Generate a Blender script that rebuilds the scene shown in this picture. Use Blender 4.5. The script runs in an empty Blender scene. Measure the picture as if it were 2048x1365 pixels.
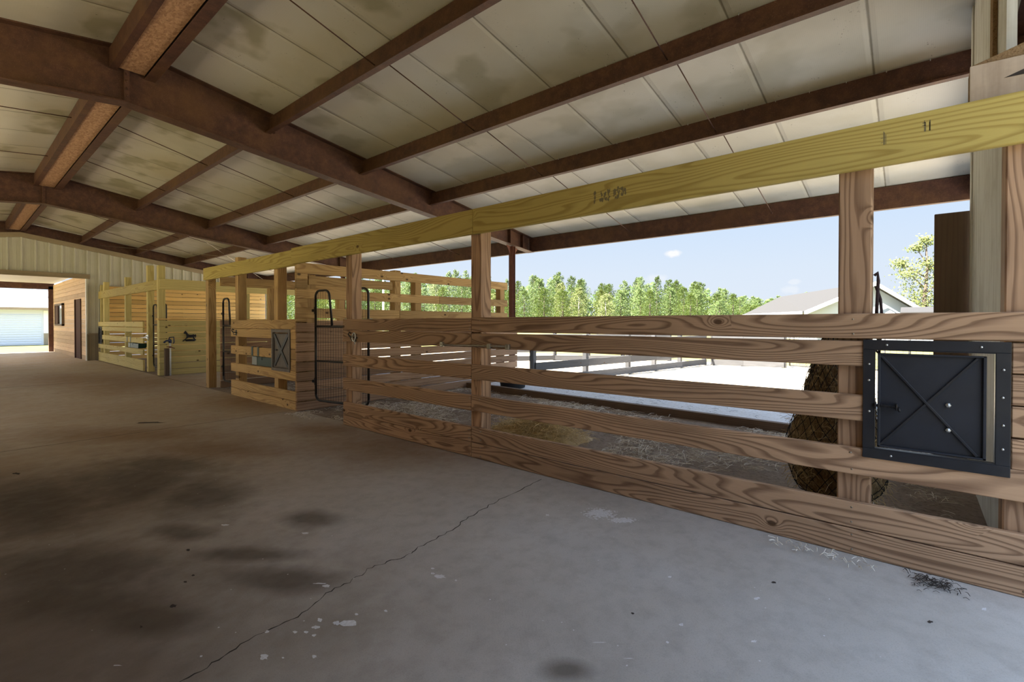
import bpy, math, random
from mathutils import Vector, Matrix
random.seed(7)
C = bpy.context.scene.collection
R = random.Random(11)
V = Vector

# ------------------------------------------------------------------ materials
class NT:
    """small node-tree builder"""
    def __init__(s, name):
        s.m = bpy.data.materials.new(name); s.m.use_nodes = True
        s.t = s.m.node_tree; s.t.nodes.clear()
        s.out = s.n('ShaderNodeOutputMaterial'); s.b = s.n('ShaderNodeBsdfPrincipled')
        s.l(s.b.outputs[0], s.out.inputs[0])
    def n(s, k, **kw):
        o = s.t.nodes.new(k)
        for a, v in kw.items(): setattr(o, a, v)
        return o
    def l(s, a, b): s.t.links.new(a, b)
    def put(s, sock, v):
        if isinstance(v, bpy.types.NodeSocket): s.l(v, sock)
        elif isinstance(v, (tuple, list)) and sock.type == 'RGBA' and len(v) == 3: sock.default_value = (*v, 1)
        else: sock.default_value = v
    def math(s, op, a, b=0.0, c=0.0, clamp=False):
        o = s.n('ShaderNodeMath', operation=op); o.use_clamp = clamp
        s.put(o.inputs[0], a); s.put(o.inputs[1], b); s.put(o.inputs[2], c); return o.outputs[0]
    def vm(s, op, a, b=(0, 0, 0), scale=None):
        o = s.n('ShaderNodeVectorMath', operation=op); s.put(o.inputs[0], a); s.put(o.inputs[1], b)
        if scale is not None: s.put(o.inputs[3], scale)
        return o.outputs['Value'] if op in ('DOT_PRODUCT', 'LENGTH', 'DISTANCE') else o.outputs[0]
    def noise(s, vec, scale, detail=2, rough=.5, dist=0, dim='3D'):
        o = s.n('ShaderNodeTexNoise', noise_dimensions=dim)
        s.put(o.inputs['Vector'], vec); s.put(o.inputs['Scale'], scale); s.put(o.inputs['Detail'], detail)
        s.put(o.inputs['Roughness'], rough); s.put(o.inputs['Distortion'], dist); return o.outputs[0]
    def ramp(s, f, stops, interp='LINEAR'):
        o = s.n('ShaderNodeValToRGB'); o.color_ramp.interpolation = interp
        e = o.color_ramp.elements
        while len(e) < len(stops): e.new(.5)
        for x, (p, c) in zip(e, stops):
            x.position = p; x.color = (*c, 1) if isinstance(c, (tuple, list)) else (c, c, c, 1)
        s.put(o.inputs[0], f); return o.outputs[0]
    def mix(s, f, a, b, mode='MIX'):
        o = s.n('ShaderNodeMix', data_type='RGBA', blend_type=mode)
        s.put(o.inputs[0], f); s.put(o.inputs[6], a); s.put(o.inputs[7], b); return o.outputs[2]
    def mr(s, v, a, b, c=0., d=1.):
        o = s.n('ShaderNodeMapRange'); s.put(o.inputs[0], v)
        for i, x in enumerate((a, b, c, d)): o.inputs[i + 1].default_value = x
        return o.outputs[0]
    def bump(s, h, strength=.3, dist=.01):
        o = s.n('ShaderNodeBump'); s.put(o.inputs['Height'], h)
        o.inputs['Strength'].default_value = strength; o.inputs['Distance'].default_value = dist
        s.l(o.outputs[0], s.b.inputs['Normal'])
    def attr(s, name): return s.n('ShaderNodeAttribute', attribute_name=name).outputs['Vector']
    def pos(s): return s.n('ShaderNodeNewGeometry').outputs['Position']
    def xyz(s, v):
        o = s.n('ShaderNodeSeparateXYZ'); s.put(o.inputs[0], v); return o.outputs
    def comb(s, x, y, z):
        o = s.n('ShaderNodeCombineXYZ')
        for i, v in enumerate((x, y, z)): s.put(o.inputs[i], v)
        return o.outputs[0]
    def base(s, c, rough=.7, metal=0., spec=None):
        s.put(s.b.inputs['Base Color'], c); s.put(s.b.inputs['Roughness'], rough); s.put(s.b.inputs['Metallic'], metal)
        if spec is not None: s.b.inputs['Specular IOR Level'].default_value = spec
        return s.m

def wood(name, light, dark, knot=(.07, .035, .015), rings=9., contrast=.75, grime=.35, knots=.35, var=.25):
    """pine: ring contours of a stretched noise field; 'gc' = grain coordinates (along, across, through) in metres"""
    s = NT(name); g = s.attr('gc'); x, y, z = s.xyz(g)
    a = s.attr('bid'); bx, by, bz = s.xyz(a)
    # knots
    kv = s.n('ShaderNodeTexVoronoi', voronoi_dimensions='2D', feature='F1')
    s.put(kv.inputs['Vector'], s.comb(s.math('MULTIPLY', x, 2.1), s.math('MULTIPLY', y, 3.4), 0.)); kv.inputs['Scale'].default_value = 1.0
    kd, kc = kv.outputs['Distance'], kv.outputs['Color']
    kr = s.xyz(kc)[0]
    on = s.math('LESS_THAN', kr, knots)
    kb = s.math('MULTIPLY', s.math('POWER', 2.718, s.math('MULTIPLY', s.math('MULTIPLY', kd, kd), -70.)), on)
    h = s.noise(s.comb(s.math('MULTIPLY', x, .62), s.math('MULTIPLY', y, 5.5), s.math('ADD', s.math('MULTIPLY', z, 6.), bx)), 1., 1., .4, .3)
    h2 = s.noise(s.comb(s.math('MULTIPLY', x, 2.2), s.math('MULTIPLY', y, 14.), bx), 1., 2., .5)
    hh = s.math('ADD', s.math('ADD', s.math('MULTIPLY', h, rings), s.math('MULTIPLY', h2, .55)), s.math('MULTIPLY', kb, 3.2))
    hh = s.math('ADD', hh, s.math('MULTIPLY', y, 30.))
    fr = s.math('FRACT', hh)
    late = s.ramp(fr, [(0., 0.1), (.45, .0), (.82, 1.), (.93, .85), (1., .1)])
    fib = s.noise(s.comb(s.math('MULTIPLY', x, 3.), s.math('MULTIPLY', y, 230.), s.math('ADD', s.math('MULTIPLY', z, 230.), bx)), 1., 2., .6)
    f = s.math('ADD', s.math('MULTIPLY', late, contrast), s.math('MULTIPLY', s.math('SUBTRACT', fib, .5), .35), clamp=True)
    col = s.mix(f, light, dark)
    # board to board tone
    tone = s.math('ADD', s.math('MULTIPLY', by, var * 2), 1. - var)
    col = s.mix(1., col, s.comb(tone, tone, tone), 'MULTIPLY')
    # knots
    km = s.math('MULTIPLY', s.mr(kd, .072, .04), on)
    col = s.mix(s.math('MULTIPLY', km, .9), col, knot)
    # grime
    gr = s.noise(s.comb(s.math('MULTIPLY', x, 1.1), s.math('MULTIPLY', y, 4.), bx), 1., 4., .6)
    gm = s.math('MULTIPLY', s.mr(gr, .48, .75), grime)
    col = s.mix(gm, col, tuple(c * .35 for c in dark))
    s.bump(s.math('ADD', s.math('MULTIPLY', late, -.4), s.math('MULTIPLY', fib, .6)), .25, .003)
    return s.base(col, s.mr(fib, .2, .8, .62, .85), spec=.25)

def plain(name, c, rough=.6, metal=0., nz=0., nscale=20., spec=None, dirt=None):
    s = NT(name); col = c
    p = s.pos()
    if nz:
        n = s.noise(p, nscale, 4, .6)
        col = s.mix(s.mr(n, .3, .7), tuple(x * (1 - nz) for x in c), tuple(min(1, x * (1 + nz)) for x in c))
        s.bump(n, .15, .004)
    if dirt: col = s.mix(s.mr(s.noise(p, 3.5, 5, .65), .45, .7, 0, .8), col, dirt)
    return s.base(col, rough, metal, spec)

def steel():
    s = NT('rust_primer_steel'); p = s.pos()
    n = s.noise(p, 9., 6, .7); m = s.noise(p, 90., 3, .6); b = s.noise(p, 1.3, 3, .6)
    col = s.ramp(n, [(.28, (.048, .022, .017)), (.5, (.080, .035, .025)), (.72, (.128, .060, .037))])
    col = s.mix(s.mr(b, .45, .7, 0, .5), col, (.14, .068, .026))
    col = s.mix(s.mr(m, .58, .72, 0, .5), col, (.23, .13, .085))
    s.bump(m, .2, .003)
    return s.base(col, .62, 0., .3)

def roofing():
    s = NT('insulation_facing'); p = s.pos(); x, y, z = s.xyz(p)
    base = s.mix(s.mr(s.noise(p, .55, 3, .6), .35, .65), (.60, .55, .43), (.66, .63, .55))
    # fine reinforcing scrim
    l1 = s.math('SINE', s.math('MULTIPLY', y, 420.)); l2 = s.math('SINE', s.math('MULTIPLY', x, 300.))
    base = s.mix(s.math('ADD', s.math('MULTIPLY', l1, .04), s.math('ADD', s.math('MULTIPLY', l2, .02), .05)), base, (.42, .39, .32))
    # mildew blotches: rounded, mostly up near the ridge
    blot = s.mr(s.noise(s.comb(s.math('MULTIPLY', x, 1.), s.math('MULTIPLY', y, .8), 3.), 1.55, 3, .45), .55, .63)
    up = s.mr(x, 2.2, 6.5, 1., .18)
    base = s.mix(s.math('MULTIPLY', s.math('MULTIPLY', blot, up), .62), base, (.27, .24, .12))
    wide = s.mr(s.noise(p, .8, 4, .6), .5, .7)
    base = s.mix(s.math('MULTIPLY', wide, .3), base, (.33, .31, .22))
    # pepper spots in streaks
    sp = s.mr(s.noise(p, 42., 2, .6), .66, .72); where = s.mr(s.noise(s.comb(x, s.math('MULTIPLY', y, 3.), z), 1.7, 3, .6), .54, .64)
    base = s.mix(s.math('MULTIPLY', s.math('MULTIPLY', sp, where), .85), base, (.10, .075, .04))
    # seams every 0.962 m, a blanket tucked into each
    u = s.math('FRACT', s.math('DIVIDE', s.math('ADD', y, 100. * .962 - 1.25), .962))
    d = s.math('MULTIPLY', s.math('MINIMUM', u, s.math('SUBTRACT', 1., u)), .962)
    wig = s.math('MULTIPLY', s.math('SUBTRACT', s.noise(p, 6., 2), .5), .01)
    seam = s.mr(s.math('ADD', d, wig), .004, .013, 1., 0.)
    base = s.mix(s.math('MULTIPLY', seam, .75), base, (.13, .10, .055))
    hgt = s.math('ADD', s.mr(d, .0, .05), s.math('MULTIPLY', s.noise(p, 2.2, 3), .8))
    s.bump(hgt, .35, .03)
    return s.base(base, .5, 0., .35)

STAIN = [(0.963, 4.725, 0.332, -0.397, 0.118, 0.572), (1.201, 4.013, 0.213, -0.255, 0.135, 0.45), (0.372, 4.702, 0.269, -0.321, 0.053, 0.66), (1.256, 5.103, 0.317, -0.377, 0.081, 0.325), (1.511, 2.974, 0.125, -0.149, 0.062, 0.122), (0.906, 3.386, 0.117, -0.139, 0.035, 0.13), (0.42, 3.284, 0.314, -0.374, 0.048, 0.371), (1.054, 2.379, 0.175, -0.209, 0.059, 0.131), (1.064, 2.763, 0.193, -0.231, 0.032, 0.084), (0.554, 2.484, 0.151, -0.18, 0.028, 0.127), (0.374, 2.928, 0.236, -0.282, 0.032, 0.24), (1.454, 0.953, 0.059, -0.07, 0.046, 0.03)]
RUSTY = [(2.941, 4.022, 0.622, -0.744, 0.386, 0.527), (3.333, 8.221, 0.478, -0.57, 0.397, 0.976), (2.071, 14.023, 1.146, -1.369, 0.26, 1.753), (1.694, 5.362, 0.578, -0.691, 0.135, 0.426), (1.303, 6.822, 0.729, -0.87, 0.094, 0.491), (2.891, 5.319, 0.306, -0.365, 0.204, 0.376), (2.6, 12.5, .9, -.5, .5, 1.6)]

def concrete():
    s = NT('stained_concrete'); p = s.pos(); x, y, z = s.xyz(p)
    n1 = s.noise(p, .9, 5, .6); n2 = s.noise(p, 9., 5, .65); n3 = s.noise(p, 160., 2, .6)
    col = s.mix(s.mr(n1, .35, .65), (.43, .41, .385), (.50, .485, .47))
    col = s.mix(s.mr(n2, .45, .75, 0, .35), col, (.24, .21, .185))
    col = s.mix(s.mr(n3, .5, .75, 0, .3), col, (.22, .2, .18))
    br = s.noise(s.comb(s.math('MULTIPLY', s.math('ADD', x, y), .7), s.math('MULTIPLY', s.math('SUBTRACT', x, y), 60.), 0.), 1., 2)  # broom finish
    # earth tracked over the far and left part of the aisle
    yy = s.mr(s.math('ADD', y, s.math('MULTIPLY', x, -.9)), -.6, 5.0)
    col = s.mix(s.math('MULTIPLY', yy, s.mr(s.noise(p, 1.3, 4, .6), .3, .7, .45, .85)), col, (.36, .27, .185))  # bright sky added behind the camera, unseen, to light the near floor
    wob = s.noise(p, 3.0, 4, .6)
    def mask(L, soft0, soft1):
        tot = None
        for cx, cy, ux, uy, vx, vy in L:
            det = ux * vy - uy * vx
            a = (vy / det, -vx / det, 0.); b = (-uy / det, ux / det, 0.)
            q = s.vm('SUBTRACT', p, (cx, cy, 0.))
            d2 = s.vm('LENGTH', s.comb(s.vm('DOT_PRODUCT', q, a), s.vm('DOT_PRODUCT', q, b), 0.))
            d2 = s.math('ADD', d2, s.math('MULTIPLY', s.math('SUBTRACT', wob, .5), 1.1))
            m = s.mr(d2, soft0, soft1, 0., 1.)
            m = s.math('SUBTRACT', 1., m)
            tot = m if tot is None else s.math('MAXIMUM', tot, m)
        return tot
    col = s.mix(s.math('MULTIPLY', mask(RUSTY, .3, 1.5), .6), col, (.19, .10, .045))
    col = s.mix(s.math('MULTIPLY', mask([(.15, 2.7, .95, -.7, .25, 1.1), (.3, 4.7, 1.0, -.6, .3, .9), (-.2, 1.3, .6, -.5, .3, .5)], .25, 1.45), .78), col, (.125, .088, .06))  # left floor darkened in the colour, for light falling off to that side
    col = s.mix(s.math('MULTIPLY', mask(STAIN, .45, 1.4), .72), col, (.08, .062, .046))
    s.bump(s.math('ADD', s.math('MULTIPLY', n3, .6), s.math('MULTIPLY', br, .4)), .22, .004)
    return s.base(col, s.mr(n2, .3, .7, .55, .8), 0., .35)

def dirt(name, c1, c2, c3, scale=3., bump=.8):
    s = NT(name); p = s.pos()
    n = s.noise(p, scale, 6, .65); m = s.noise(p, scale * 12, 4, .7)
    col = s.mix(s.mr(n, .35, .65), c1, c2); col = s.mix(s.mr(m, .5, .75), col, c3)
    s.bump(s.math('ADD', s.math('MULTIPLY', n, .5), s.math('MULTIPLY', m, .5)), bump, .03)
    return s.base(col, .95, 0., .1)

def leafmat(name, c1, c2):
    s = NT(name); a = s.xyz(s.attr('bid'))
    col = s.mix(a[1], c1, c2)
    s.b.inputs['Subsurface Weight'].default_value = 0
    m = s.base(col, .6, 0., .3)
    tr = s.n('ShaderNodeBsdfTranslucent'); s.put(tr.inputs[0], s.mix(.4, col, (.2, .25, .03)))
    mx = s.n('ShaderNodeMixShader'); mx.inputs[0].default_value = .25
    s.l(s.b.outputs[0], mx.inputs[1]); s.l(tr.outputs[0], mx.inputs[2]); s.l(mx.outputs[0], s.out.inputs[0])
    return m

def strawmat(name, c1, c2):
    s = NT(name); a = s.xyz(s.attr('bid'))
    return s.base(s.mix(a[1], c1, c2), .55, 0., .4)

def osb():
    s = NT('rusty_fiber_board'); p = s.pos()
    v = s.n('ShaderNodeTexVoronoi'); s.put(v.inputs['Vector'], s.vm('MULTIPLY', p, (1, .45, 1))); v.inputs['Scale'].default_value = 55.
    n = s.noise(p, 30., 4, .7, 1.5)
    col = s.mix(s.xyz(v.outputs['Color'])[0], (.30, .15, .075), (.50, .29, .16))
    col = s.mix(s.mr(n, .5, .7, 0, .6), col, (.16, .075, .035))
    s.bump(n, .5, .01)
    return s.base(col, .85)

def netmat():
    s = NT('packed_hay'); p = s.pos()
    n = s.noise(s.vm('MULTIPLY', p, (1, 1, .35)), 60., 5, .75, .8); b = s.noise(p, 6., 3, .6)
    col = s.ramp(n, [(.3, (.09, .055, .025)), (.5, (.36, .25, .12)), (.7, (.70, .56, .32))])
    col = s.mix(s.mr(b, .45, .65, 0, .6), col, (.11, .035, .012))
    s.bump(n, 1., .03)
    return s.base(col, .9)

def shingle():
    s = NT('grey_shingles'); p = s.pos()
    n = s.noise(p, 7., 4, .7); w = s.math('FRACT', s.math('MULTIPLY', s.xyz(p)[2], 7.))
    col = s.mix(n, (.034, .032, .031), (.046, .043, .042)); col = s.mix(s.mr(w, .85, .95, 0, .4), col, (.025, .023, .021))
    return s.base(col, .9)

def whitewash(name, c, d, amount=.5):
    s = NT(name); p = s.pos(); x, y, z = s.xyz(p)
    n = s.noise(s.comb(s.math('MULTIPLY', x, 14.), s.math('MULTIPLY', y, 14.), s.math('MULTIPLY', z, 1.2)), 1., 4, .65)
    m = s.noise(p, 2.5, 5, .65)
    col = s.mix(s.mr(n, .42, .7, 0, amount), c, d); col = s.mix(s.mr(m, .5, .72, 0, amount), col, d)
    s.bump(n, .2, .004)
    return s.base(col, .75)

M = {}
M['wood_near'] = wood('weathered_pine', (.50, .325, .20), (.150, .080, .045), rings=19, contrast=.78, grime=.4, knots=.22, var=.12)
M['wood_post'] = wood('brown_pine_post', (.47, .30, .185), (.17, .092, .052), rings=13, contrast=.75, grime=.4, knots=.2)
M['wood_green'] = wood('treated_green_pine', (.50, .395, .12), (.31, .215, .05), knot=(.09, .04, .015), rings=13, contrast=.75, grime=.2, knots=.3, var=.08)
M['wood_mid'] = wood('golden_pine', (.56, .37, .16), (.31, .17, .066), rings=12, contrast=.7, grime=.42, knots=.42)
M['wood_far'] = wood('pale_treated_pine', (.60, .50, .215), (.40, .30, .10), rings=6, contrast=.55, grime=.15, knots=.32, var=.14)
M['wood_gold'] = wood('bright_yellow_pine', (.78, .52, .20), (.55, .29, .08), rings=7, contrast=.5, grime=.08, knots=.34, var=.2)
M['wood_wall'] = wood('dusty_brown_planks', (.40, .255, .155), (.22, .115, .062), rings=6, contrast=.6, grime=.45, knots=.25)
M['wood_hall'] = wood('tan_hall_planks', (.60, .43, .28), (.42, .27, .16), rings=6, contrast=.5, grime=.2, knots=.2)
M['wood_grey'] = wood('weathered_grey_board', (.085, .085, .088), (.05, .05, .052), rings=7, contrast=.6, grime=.3, knots=.2)
M['wood_dark'] = wood('dark_plywood', (.145, .10, .07), (.09, .055, .035), rings=3, contrast=.4, grime=.4, knots=.03)
M['steel'] = steel()
M['steel_red'] = plain('red_oxide_steel', (.16, .055, .035), .6, 0, .25, 14)
M['roof'] = roofing()
M['osb'] = osb()
M['plywood'] = wood('brown_plywood', (.27, .20, .15), (.19, .13, .095), rings=3, contrast=.4, grime=.35, knots=.05)
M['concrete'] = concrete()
M['apron'] = dirt('littered_concrete', (.58, .58, .59), (.64, .64, .65), (.36, .34, .32), 2.5, .3)
M['dirt'] = dirt('trodden_stall_dirt', (.21, .165, .13), (.29, .24, .20), (.12, .085, .06), 2.2, .9)
M['sand'] = dirt('pale_sand', (.50, .42, .31), (.56, .48, .37), (.44, .35, .24), .35, .4)
M['grass'] = dirt('dry_lawn', (.17, .16, .055), (.24, .21, .085), (.12, .13, .04), .5, .5)
M['black'] = plain('black_powder_coat', (.011, .013, .019), .42, 0, .3, 12, dirt=(.024, .024, .026))
M['black_panel'] = plain('scuffed_black_sheet', (.009, .012, .021), .6, 0, .35, 6, dirt=(.018, .02, .027))
M['gate'] = plain('black_gate_tube', (.022, .018, .017), .45, 0, .25, 15)
M['grey_panel'] = plain('dusty_grey_sheet', (.13, .105, .09), .6, 0, .2, 8)
M['zinc'] = plain('zinc_hardware', (.55, .55, .53), .35, .9, .2, 30)
M['nickel'] = plain('tarnished_bar', (.36, .33, .27), .38, .85, .2, 30)
M['galv'] = plain('galvanised_pipe', (.72, .74, .76), .4, .3, .1, 40)
M['blue'] = plain('blue_iron', (.02, .03, .09), .45)
M['iron'] = plain('dark_cast_iron', (.02, .018, .02), .5, .3)
M['green_plastic'] = plain('dark_green_plastic', (.006, .034, .026), .45)
M['green_pale'] = plain('pale_grey_plastic', (.28, .30, .29), .5)
M['tub'] = plain('black_rubber', (.018, .019, .022), .6)
M['yellow'] = plain('yellow_tag', (.75, .55, .03), .6)
M['metal_wall'] = plain('light_stone_panel', (.55, .53, .475), .42, 0, .05, 2.)
M['metal_white'] = plain('white_panel', (.80, .80, .78), .4)
M['taupe'] = plain('taupe_trim', (.29, .225, .15), .5, 0, .1, 3)
M['taupe_wall'] = plain('taupe_wainscot_panel', (.27, .22, .155), .5, 0, .1, 3)
M['whiteboard'] = whitewash('whitewashed_plywood', (.66, .65, .60), (.36, .32, .25), .55)
M['tanboard'] = whitewash('peeling_tan_plywood', (.50, .40, .31), (.27, .19, .13), .6)
M['tan_edge'] = dirt('raw_plywood_edge', (.30, .19, .10), (.36, .24, .13), (.13, .07, .03), 9., .8)
M['white'] = plain('white_paint', (.78, .79, .80), .5)
M['siding'] = plain('white_siding', (.40, .43, .46), .6)
M['garage'] = plain('white_roller_slats', (.60, .66, .76), .5)
M['shedroof'] = plain('white_metal_roof', (.62, .64, .66), .4)
M['shedwall'] = plain('pale_shed_wall', (.62, .67, .76), .5)
M['shingle'] = shingle()
M['trunk'] = plain('pine_bark', (.11, .085, .065), .9, 0, .3, 8)
M['trunk_pale'] = plain('bare_pale_bark', (.30, .28, .26), .9, 0, .2, 8)
M['pine'] = leafmat('pine_needles', (.050, .092, .026), (.165, .215, .070))
M['pine2'] = leafmat('yellow_green_leaves', (.085, .115, .032), (.22, .235, .085))
M['leaf'] = leafmat('sparse_leaves', (.05, .085, .02), (.12, .135, .035))
M['straw'] = strawmat('straw', (.42, .36, .26), (.84, .80, .72))
M['hay'] = strawmat('hay', (.36, .25, .10), (.78, .60, .28))
M['hayball'] = netmat()
M['net'] = plain('black_net_cord', (.012, .012, .012), .8)
M['rope'] = plain('dark_rope', (.03, .014, .018), .8, 0, .6, 200)
M['crack'] = plain('crack_dirt', (.035, .027, .02), .95)
M['splat'] = plain('dried_white_splash', (.66, .66, .68), .8, 0, .15, 90)
M['debris'] = plain('dark_debris', (.035, .027, .022), .9)
M['ink'] = plain('faded_grey_ink', (.19, .155, .075), .9)
M['glass'] = plain('dim_window_pane', (.30, .32, .33), .15)
M['hole'] = plain('dark_recess', (.06, .022, .012), .9)
M['red'] = plain('red_cap', (.6, .02, .05), .5)

# ------------------------------------------------------------------ mesh builder
class MB:
    def __init__(s): s.v = []; s.f = []; s.gc = []; s.bid = []; s.sm = []
    def _id(s, fixed=None): return fixed or (R.random() * 50, R.random(), R.random())
    def add(s, vs, fs, gc=None, bid=None, smooth=False):
        o = len(s.v); s.v += [V(p) for p in vs]
        s.gc += gc if gc else [(p[0], p[1], p[2]) for p in vs]
        s.bid += [bid or s._id()] * len(vs)
        s.f += [tuple(i + o for i in f) for f in fs]; s.sm += [smooth] * len(fs)
    def obox(s, c, ax, size, grain=0, ch=.004, bid=None):
        """chamfered box: centre, three unit axes, full sizes; grain = index of the axis the wood fibres follow"""
        c = V(c); h = [d / 2 for d in size]; k = min(ch, min(h) * .45)
        others = [i for i in range(3) if i != grain]
        if size[others[0]] < size[others[1]]: others.reverse()     # across = wider
        order = (grain, others[0], others[1])
        bid = bid or s._id(); off = (R.random() * 40, R.random() * 40, R.random() * 40)
        vs, gs, idx = [], [], {}
        for sx in (-1, 1):
            for sy in (-1, 1):
                for sz in (-1, 1):
                    for a in range(3):          # vertex whose face normal is axis a
                        l = [sx * h[0], sy * h[1], sz * h[2]]
                        for b in range(3):
                            if b != a: l[b] -= (1 if l[b] > 0 else -1) * k
                        idx[(sx, sy, sz, a)] = len(vs)
                        vs.append(c + ax[0] * l[0] + ax[1] * l[1] + ax[2] * l[2])
                        gs.append(tuple(l[order[q]] + off[q] for q in range(3)))
        fs = []
        for a in range(3):
            b, d = [i for i in range(3) if i != a]
            for sg in (-1, 1):
                q = []
                for sb, sd in ((-1, -1), (1, -1), (1, 1), (-1, 1)):
                    t = [0, 0, 0]; t[a] = sg; t[b] = sb; t[d] = sd; q.append(idx[(*t, a)])
                fs.append(tuple(q))
            for sb in (-1, 1):
                for sd in (-1, 1):              # edge along a
                    q = []
                    for sa, fa in ((-1, b), (1, b), (1, d), (-1, d)):
                        t = [0, 0, 0]; t[a] = sa; t[b] = sb; t[d] = sd; q.append(idx[(*t, fa)])
                    fs.append(tuple(q))
        for sx in (-1, 1):
            for sy in (-1, 1):
                for sz in (-1, 1): fs.append(tuple(idx[(sx, sy, sz, a)] for a in range(3)))
        # consistent outward winding
        out = []
        for f in fs:
            p = [vs[i] for i in f]; n = (p[1] - p[0]).cross(p[2] - p[0]); m = sum(p, V()) / len(p) - c
            out.append(f if n.dot(m) > 0 else f[::-1])
        s.add(vs, out, gs, bid)
    def box(s, x0, x1, y0, y1, z0, z1, grain=None, ch=.004, bid=None):
        sz = (abs(x1 - x0), abs(y1 - y0), abs(z1 - z0))
        if grain is None: grain = sz.index(max(sz))
        s.obox(((x0 + x1) / 2, (y0 + y1) / 2, (z0 + z1) / 2), (V((1, 0, 0)), V((0, 1, 0)), V((0, 0, 1))), sz, grain, ch, bid)
    def bar(s, a, b, w, t, up=(0, 0, 1), ch=.003):
        a, b = V(a), V(b); d = (b - a); L = d.length; d = d / L
        u = V(up); sd = d.cross(u)
        if sd.length < 1e-4: sd = d.cross(V((1, 0, 0)))
        sd.normalize(); u = sd.cross(d)
        s.obox((a + b) / 2, (d, sd, u), (L, t, w), 0, ch)
    def tube(s, pts, r, n=8, cap=True, bid=None):
        pts = [V(p) for p in pts]; rs = r if isinstance(r, (list, tuple)) else [r] * len(pts)
        vs, fs = [], []
        T0 = (pts[1] - pts[0]).normalized(); ref = V((0, 0, 1)) if abs(T0.z) < .9 else V((1, 0, 0))
        N = T0.cross(ref).normalized()
        for i, p in enumerate(pts):
            if i == 0: T = T0
            elif i == len(pts) - 1: T = (pts[i] - pts[i - 1]).normalized()
            else:
                T = (pts[i + 1] - pts[i]).normalized() + (pts[i] - pts[i - 1]).normalized()
                T = T.normalized() if T.length > 1e-6 else T0
            N = (N - T * N.dot(T)); N = N.normalized() if N.length > 1e-6 else T.orthogonal().normalized()
            B = T.cross(N)
            for k in range(n):
                a = 2 * math.pi * k / n; vs.append(p + (N * math.cos(a) + B * math.sin(a)) * rs[i])
        for i in range(len(pts) - 1):
            for k in range(n):
                k2 = (k + 1) % n; fs.append((i * n + k, i * n + k2, (i + 1) * n + k2, (i + 1) * n + k))
        if cap: fs += [tuple(range(n))[::-1], tuple(range((len(pts) - 1) * n, len(pts) * n))]
        s.add(vs, fs, bid=bid, smooth=True)
    def prism(s, poly, ext, bid=None, gdir=None):
        """polygon (3-D points) extruded by vector ext"""
        poly = [V(p) for p in poly]; e = V(ext); n = len(poly)
        vs = poly + [p + e for p in poly]
        fs = [tuple(range(n))[::-1], tuple(range(n, 2 * n))] + [(i, (i + 1) % n, n + (i + 1) % n, n + i) for i in range(n)]
        nr = V()
        for i in range(n): nr += poly[i].cross(poly[(i + 1) % n])
        if nr.dot(e) < 0: fs = [f[::-1] for f in fs]
        s.add(vs, fs, bid=bid)
    def lathe(s, prof, c=(0, 0, 0), n=24):
        vs, fs = [], []; c = V(c)
        for r, z in prof:
            for k in range(n):
                a = 2 * math.pi * k / n; vs.append(c + V((r * math.cos(a), r * math.sin(a), z)))
        for i in range(len(prof) - 1):
            for k in range(n):
                k2 = (k + 1) % n; fs.append((i * n + k, i * n + k2, (i + 1) * n + k2, (i + 1) * n + k))
        s.add(vs, fs, smooth=True)
    def strip(s, p, d, L, w, curl=.0, bid=None):
        """one stalk: a thin bent three-sided sliver"""
        p, d = V(p), V(d).normalized(); sd = d.cross(V((0, 0, 1)))
        sd = sd.normalized() if sd.length > 1e-4 else V((1, 0, 0)); up = sd.cross(d)
        vs = []
        for t in (0, .5, 1):
            q = p + d * (L * t) + up * (curl * 4 * t * (1 - t)) 
            vs += [q - sd * w / 2, q + sd * w / 2, q + up * w * .6]
        fs = []
        for i in (0, 3): fs += [(i, i + 1, i + 4, i + 3), (i + 1, i + 2, i + 5, i + 4), (i + 2, i, i + 3, i + 5)]
        s.add(vs, fs, bid=bid)
    def build(s, name, mat, parent=None, origin=None, local=False):
        me = bpy.data.meshes.new(name)
        if parent is not None:
            o0 = V((0, 0, 0)) if local else world_loc(parent)
        elif origin is not None: o0 = V(origin)
        else:
            xs = [p.x for p in s.v]; ys = [p.y for p in s.v]; zs = [p.z for p in s.v]
            o0 = V(((min(xs) + max(xs)) / 2, (min(ys) + max(ys)) / 2, min(zs)))
        me.from_pydata([p - o0 for p in s.v], [], s.f)
        a = me.attributes.new('gc', 'FLOAT_VECTOR', 'POINT'); a.data.foreach_set('vector', [c for g in s.gc for c in g])
        a = me.attributes.new('bid', 'FLOAT_VECTOR', 'POINT'); a.data.foreach_set('vector', [c for g in s.bid for c in g])
        me.polygons.foreach_set('use_smooth', s.sm)
        me.materials.append(mat if not isinstance(mat, str) else M[mat]); me.update()
        o = bpy.data.objects.new(name, me); C.objects.link(o)
        if parent is not None: o.parent = parent
        else: o.location = o0
        return o

def world_loc(o):
    p = V(o.location)
    while o.parent: o = o.parent; p = p + V(o.location)
    return p
def tag(o, label, cat, group=None, kind=None):
    o['label'] = label; o['category'] = cat
    if group: o['group'] = group
    if kind: o['kind'] = kind
    return o
def thing(name, label, cat, loc=(0, 0, 0), rz=0., group=None):
    o = bpy.data.objects.new(name, None); C.objects.link(o); o.location = loc; o.rotation_euler = (0, 0, rz)
    o.empty_display_size = .1
    return tag(o, label, cat, group)
def struct(name, mb, mat, parent=None, origin=(0, 0, 0)):
    o = mb.build(name, mat, parent, origin)
    if parent is None: o['kind'] = 'structure'
    return o
def bx(*a, **k): b = MB(); b.box(*a, **k); return b
def tb(*a, **k): b = MB(); b.tube(*a, **k); return b

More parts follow.
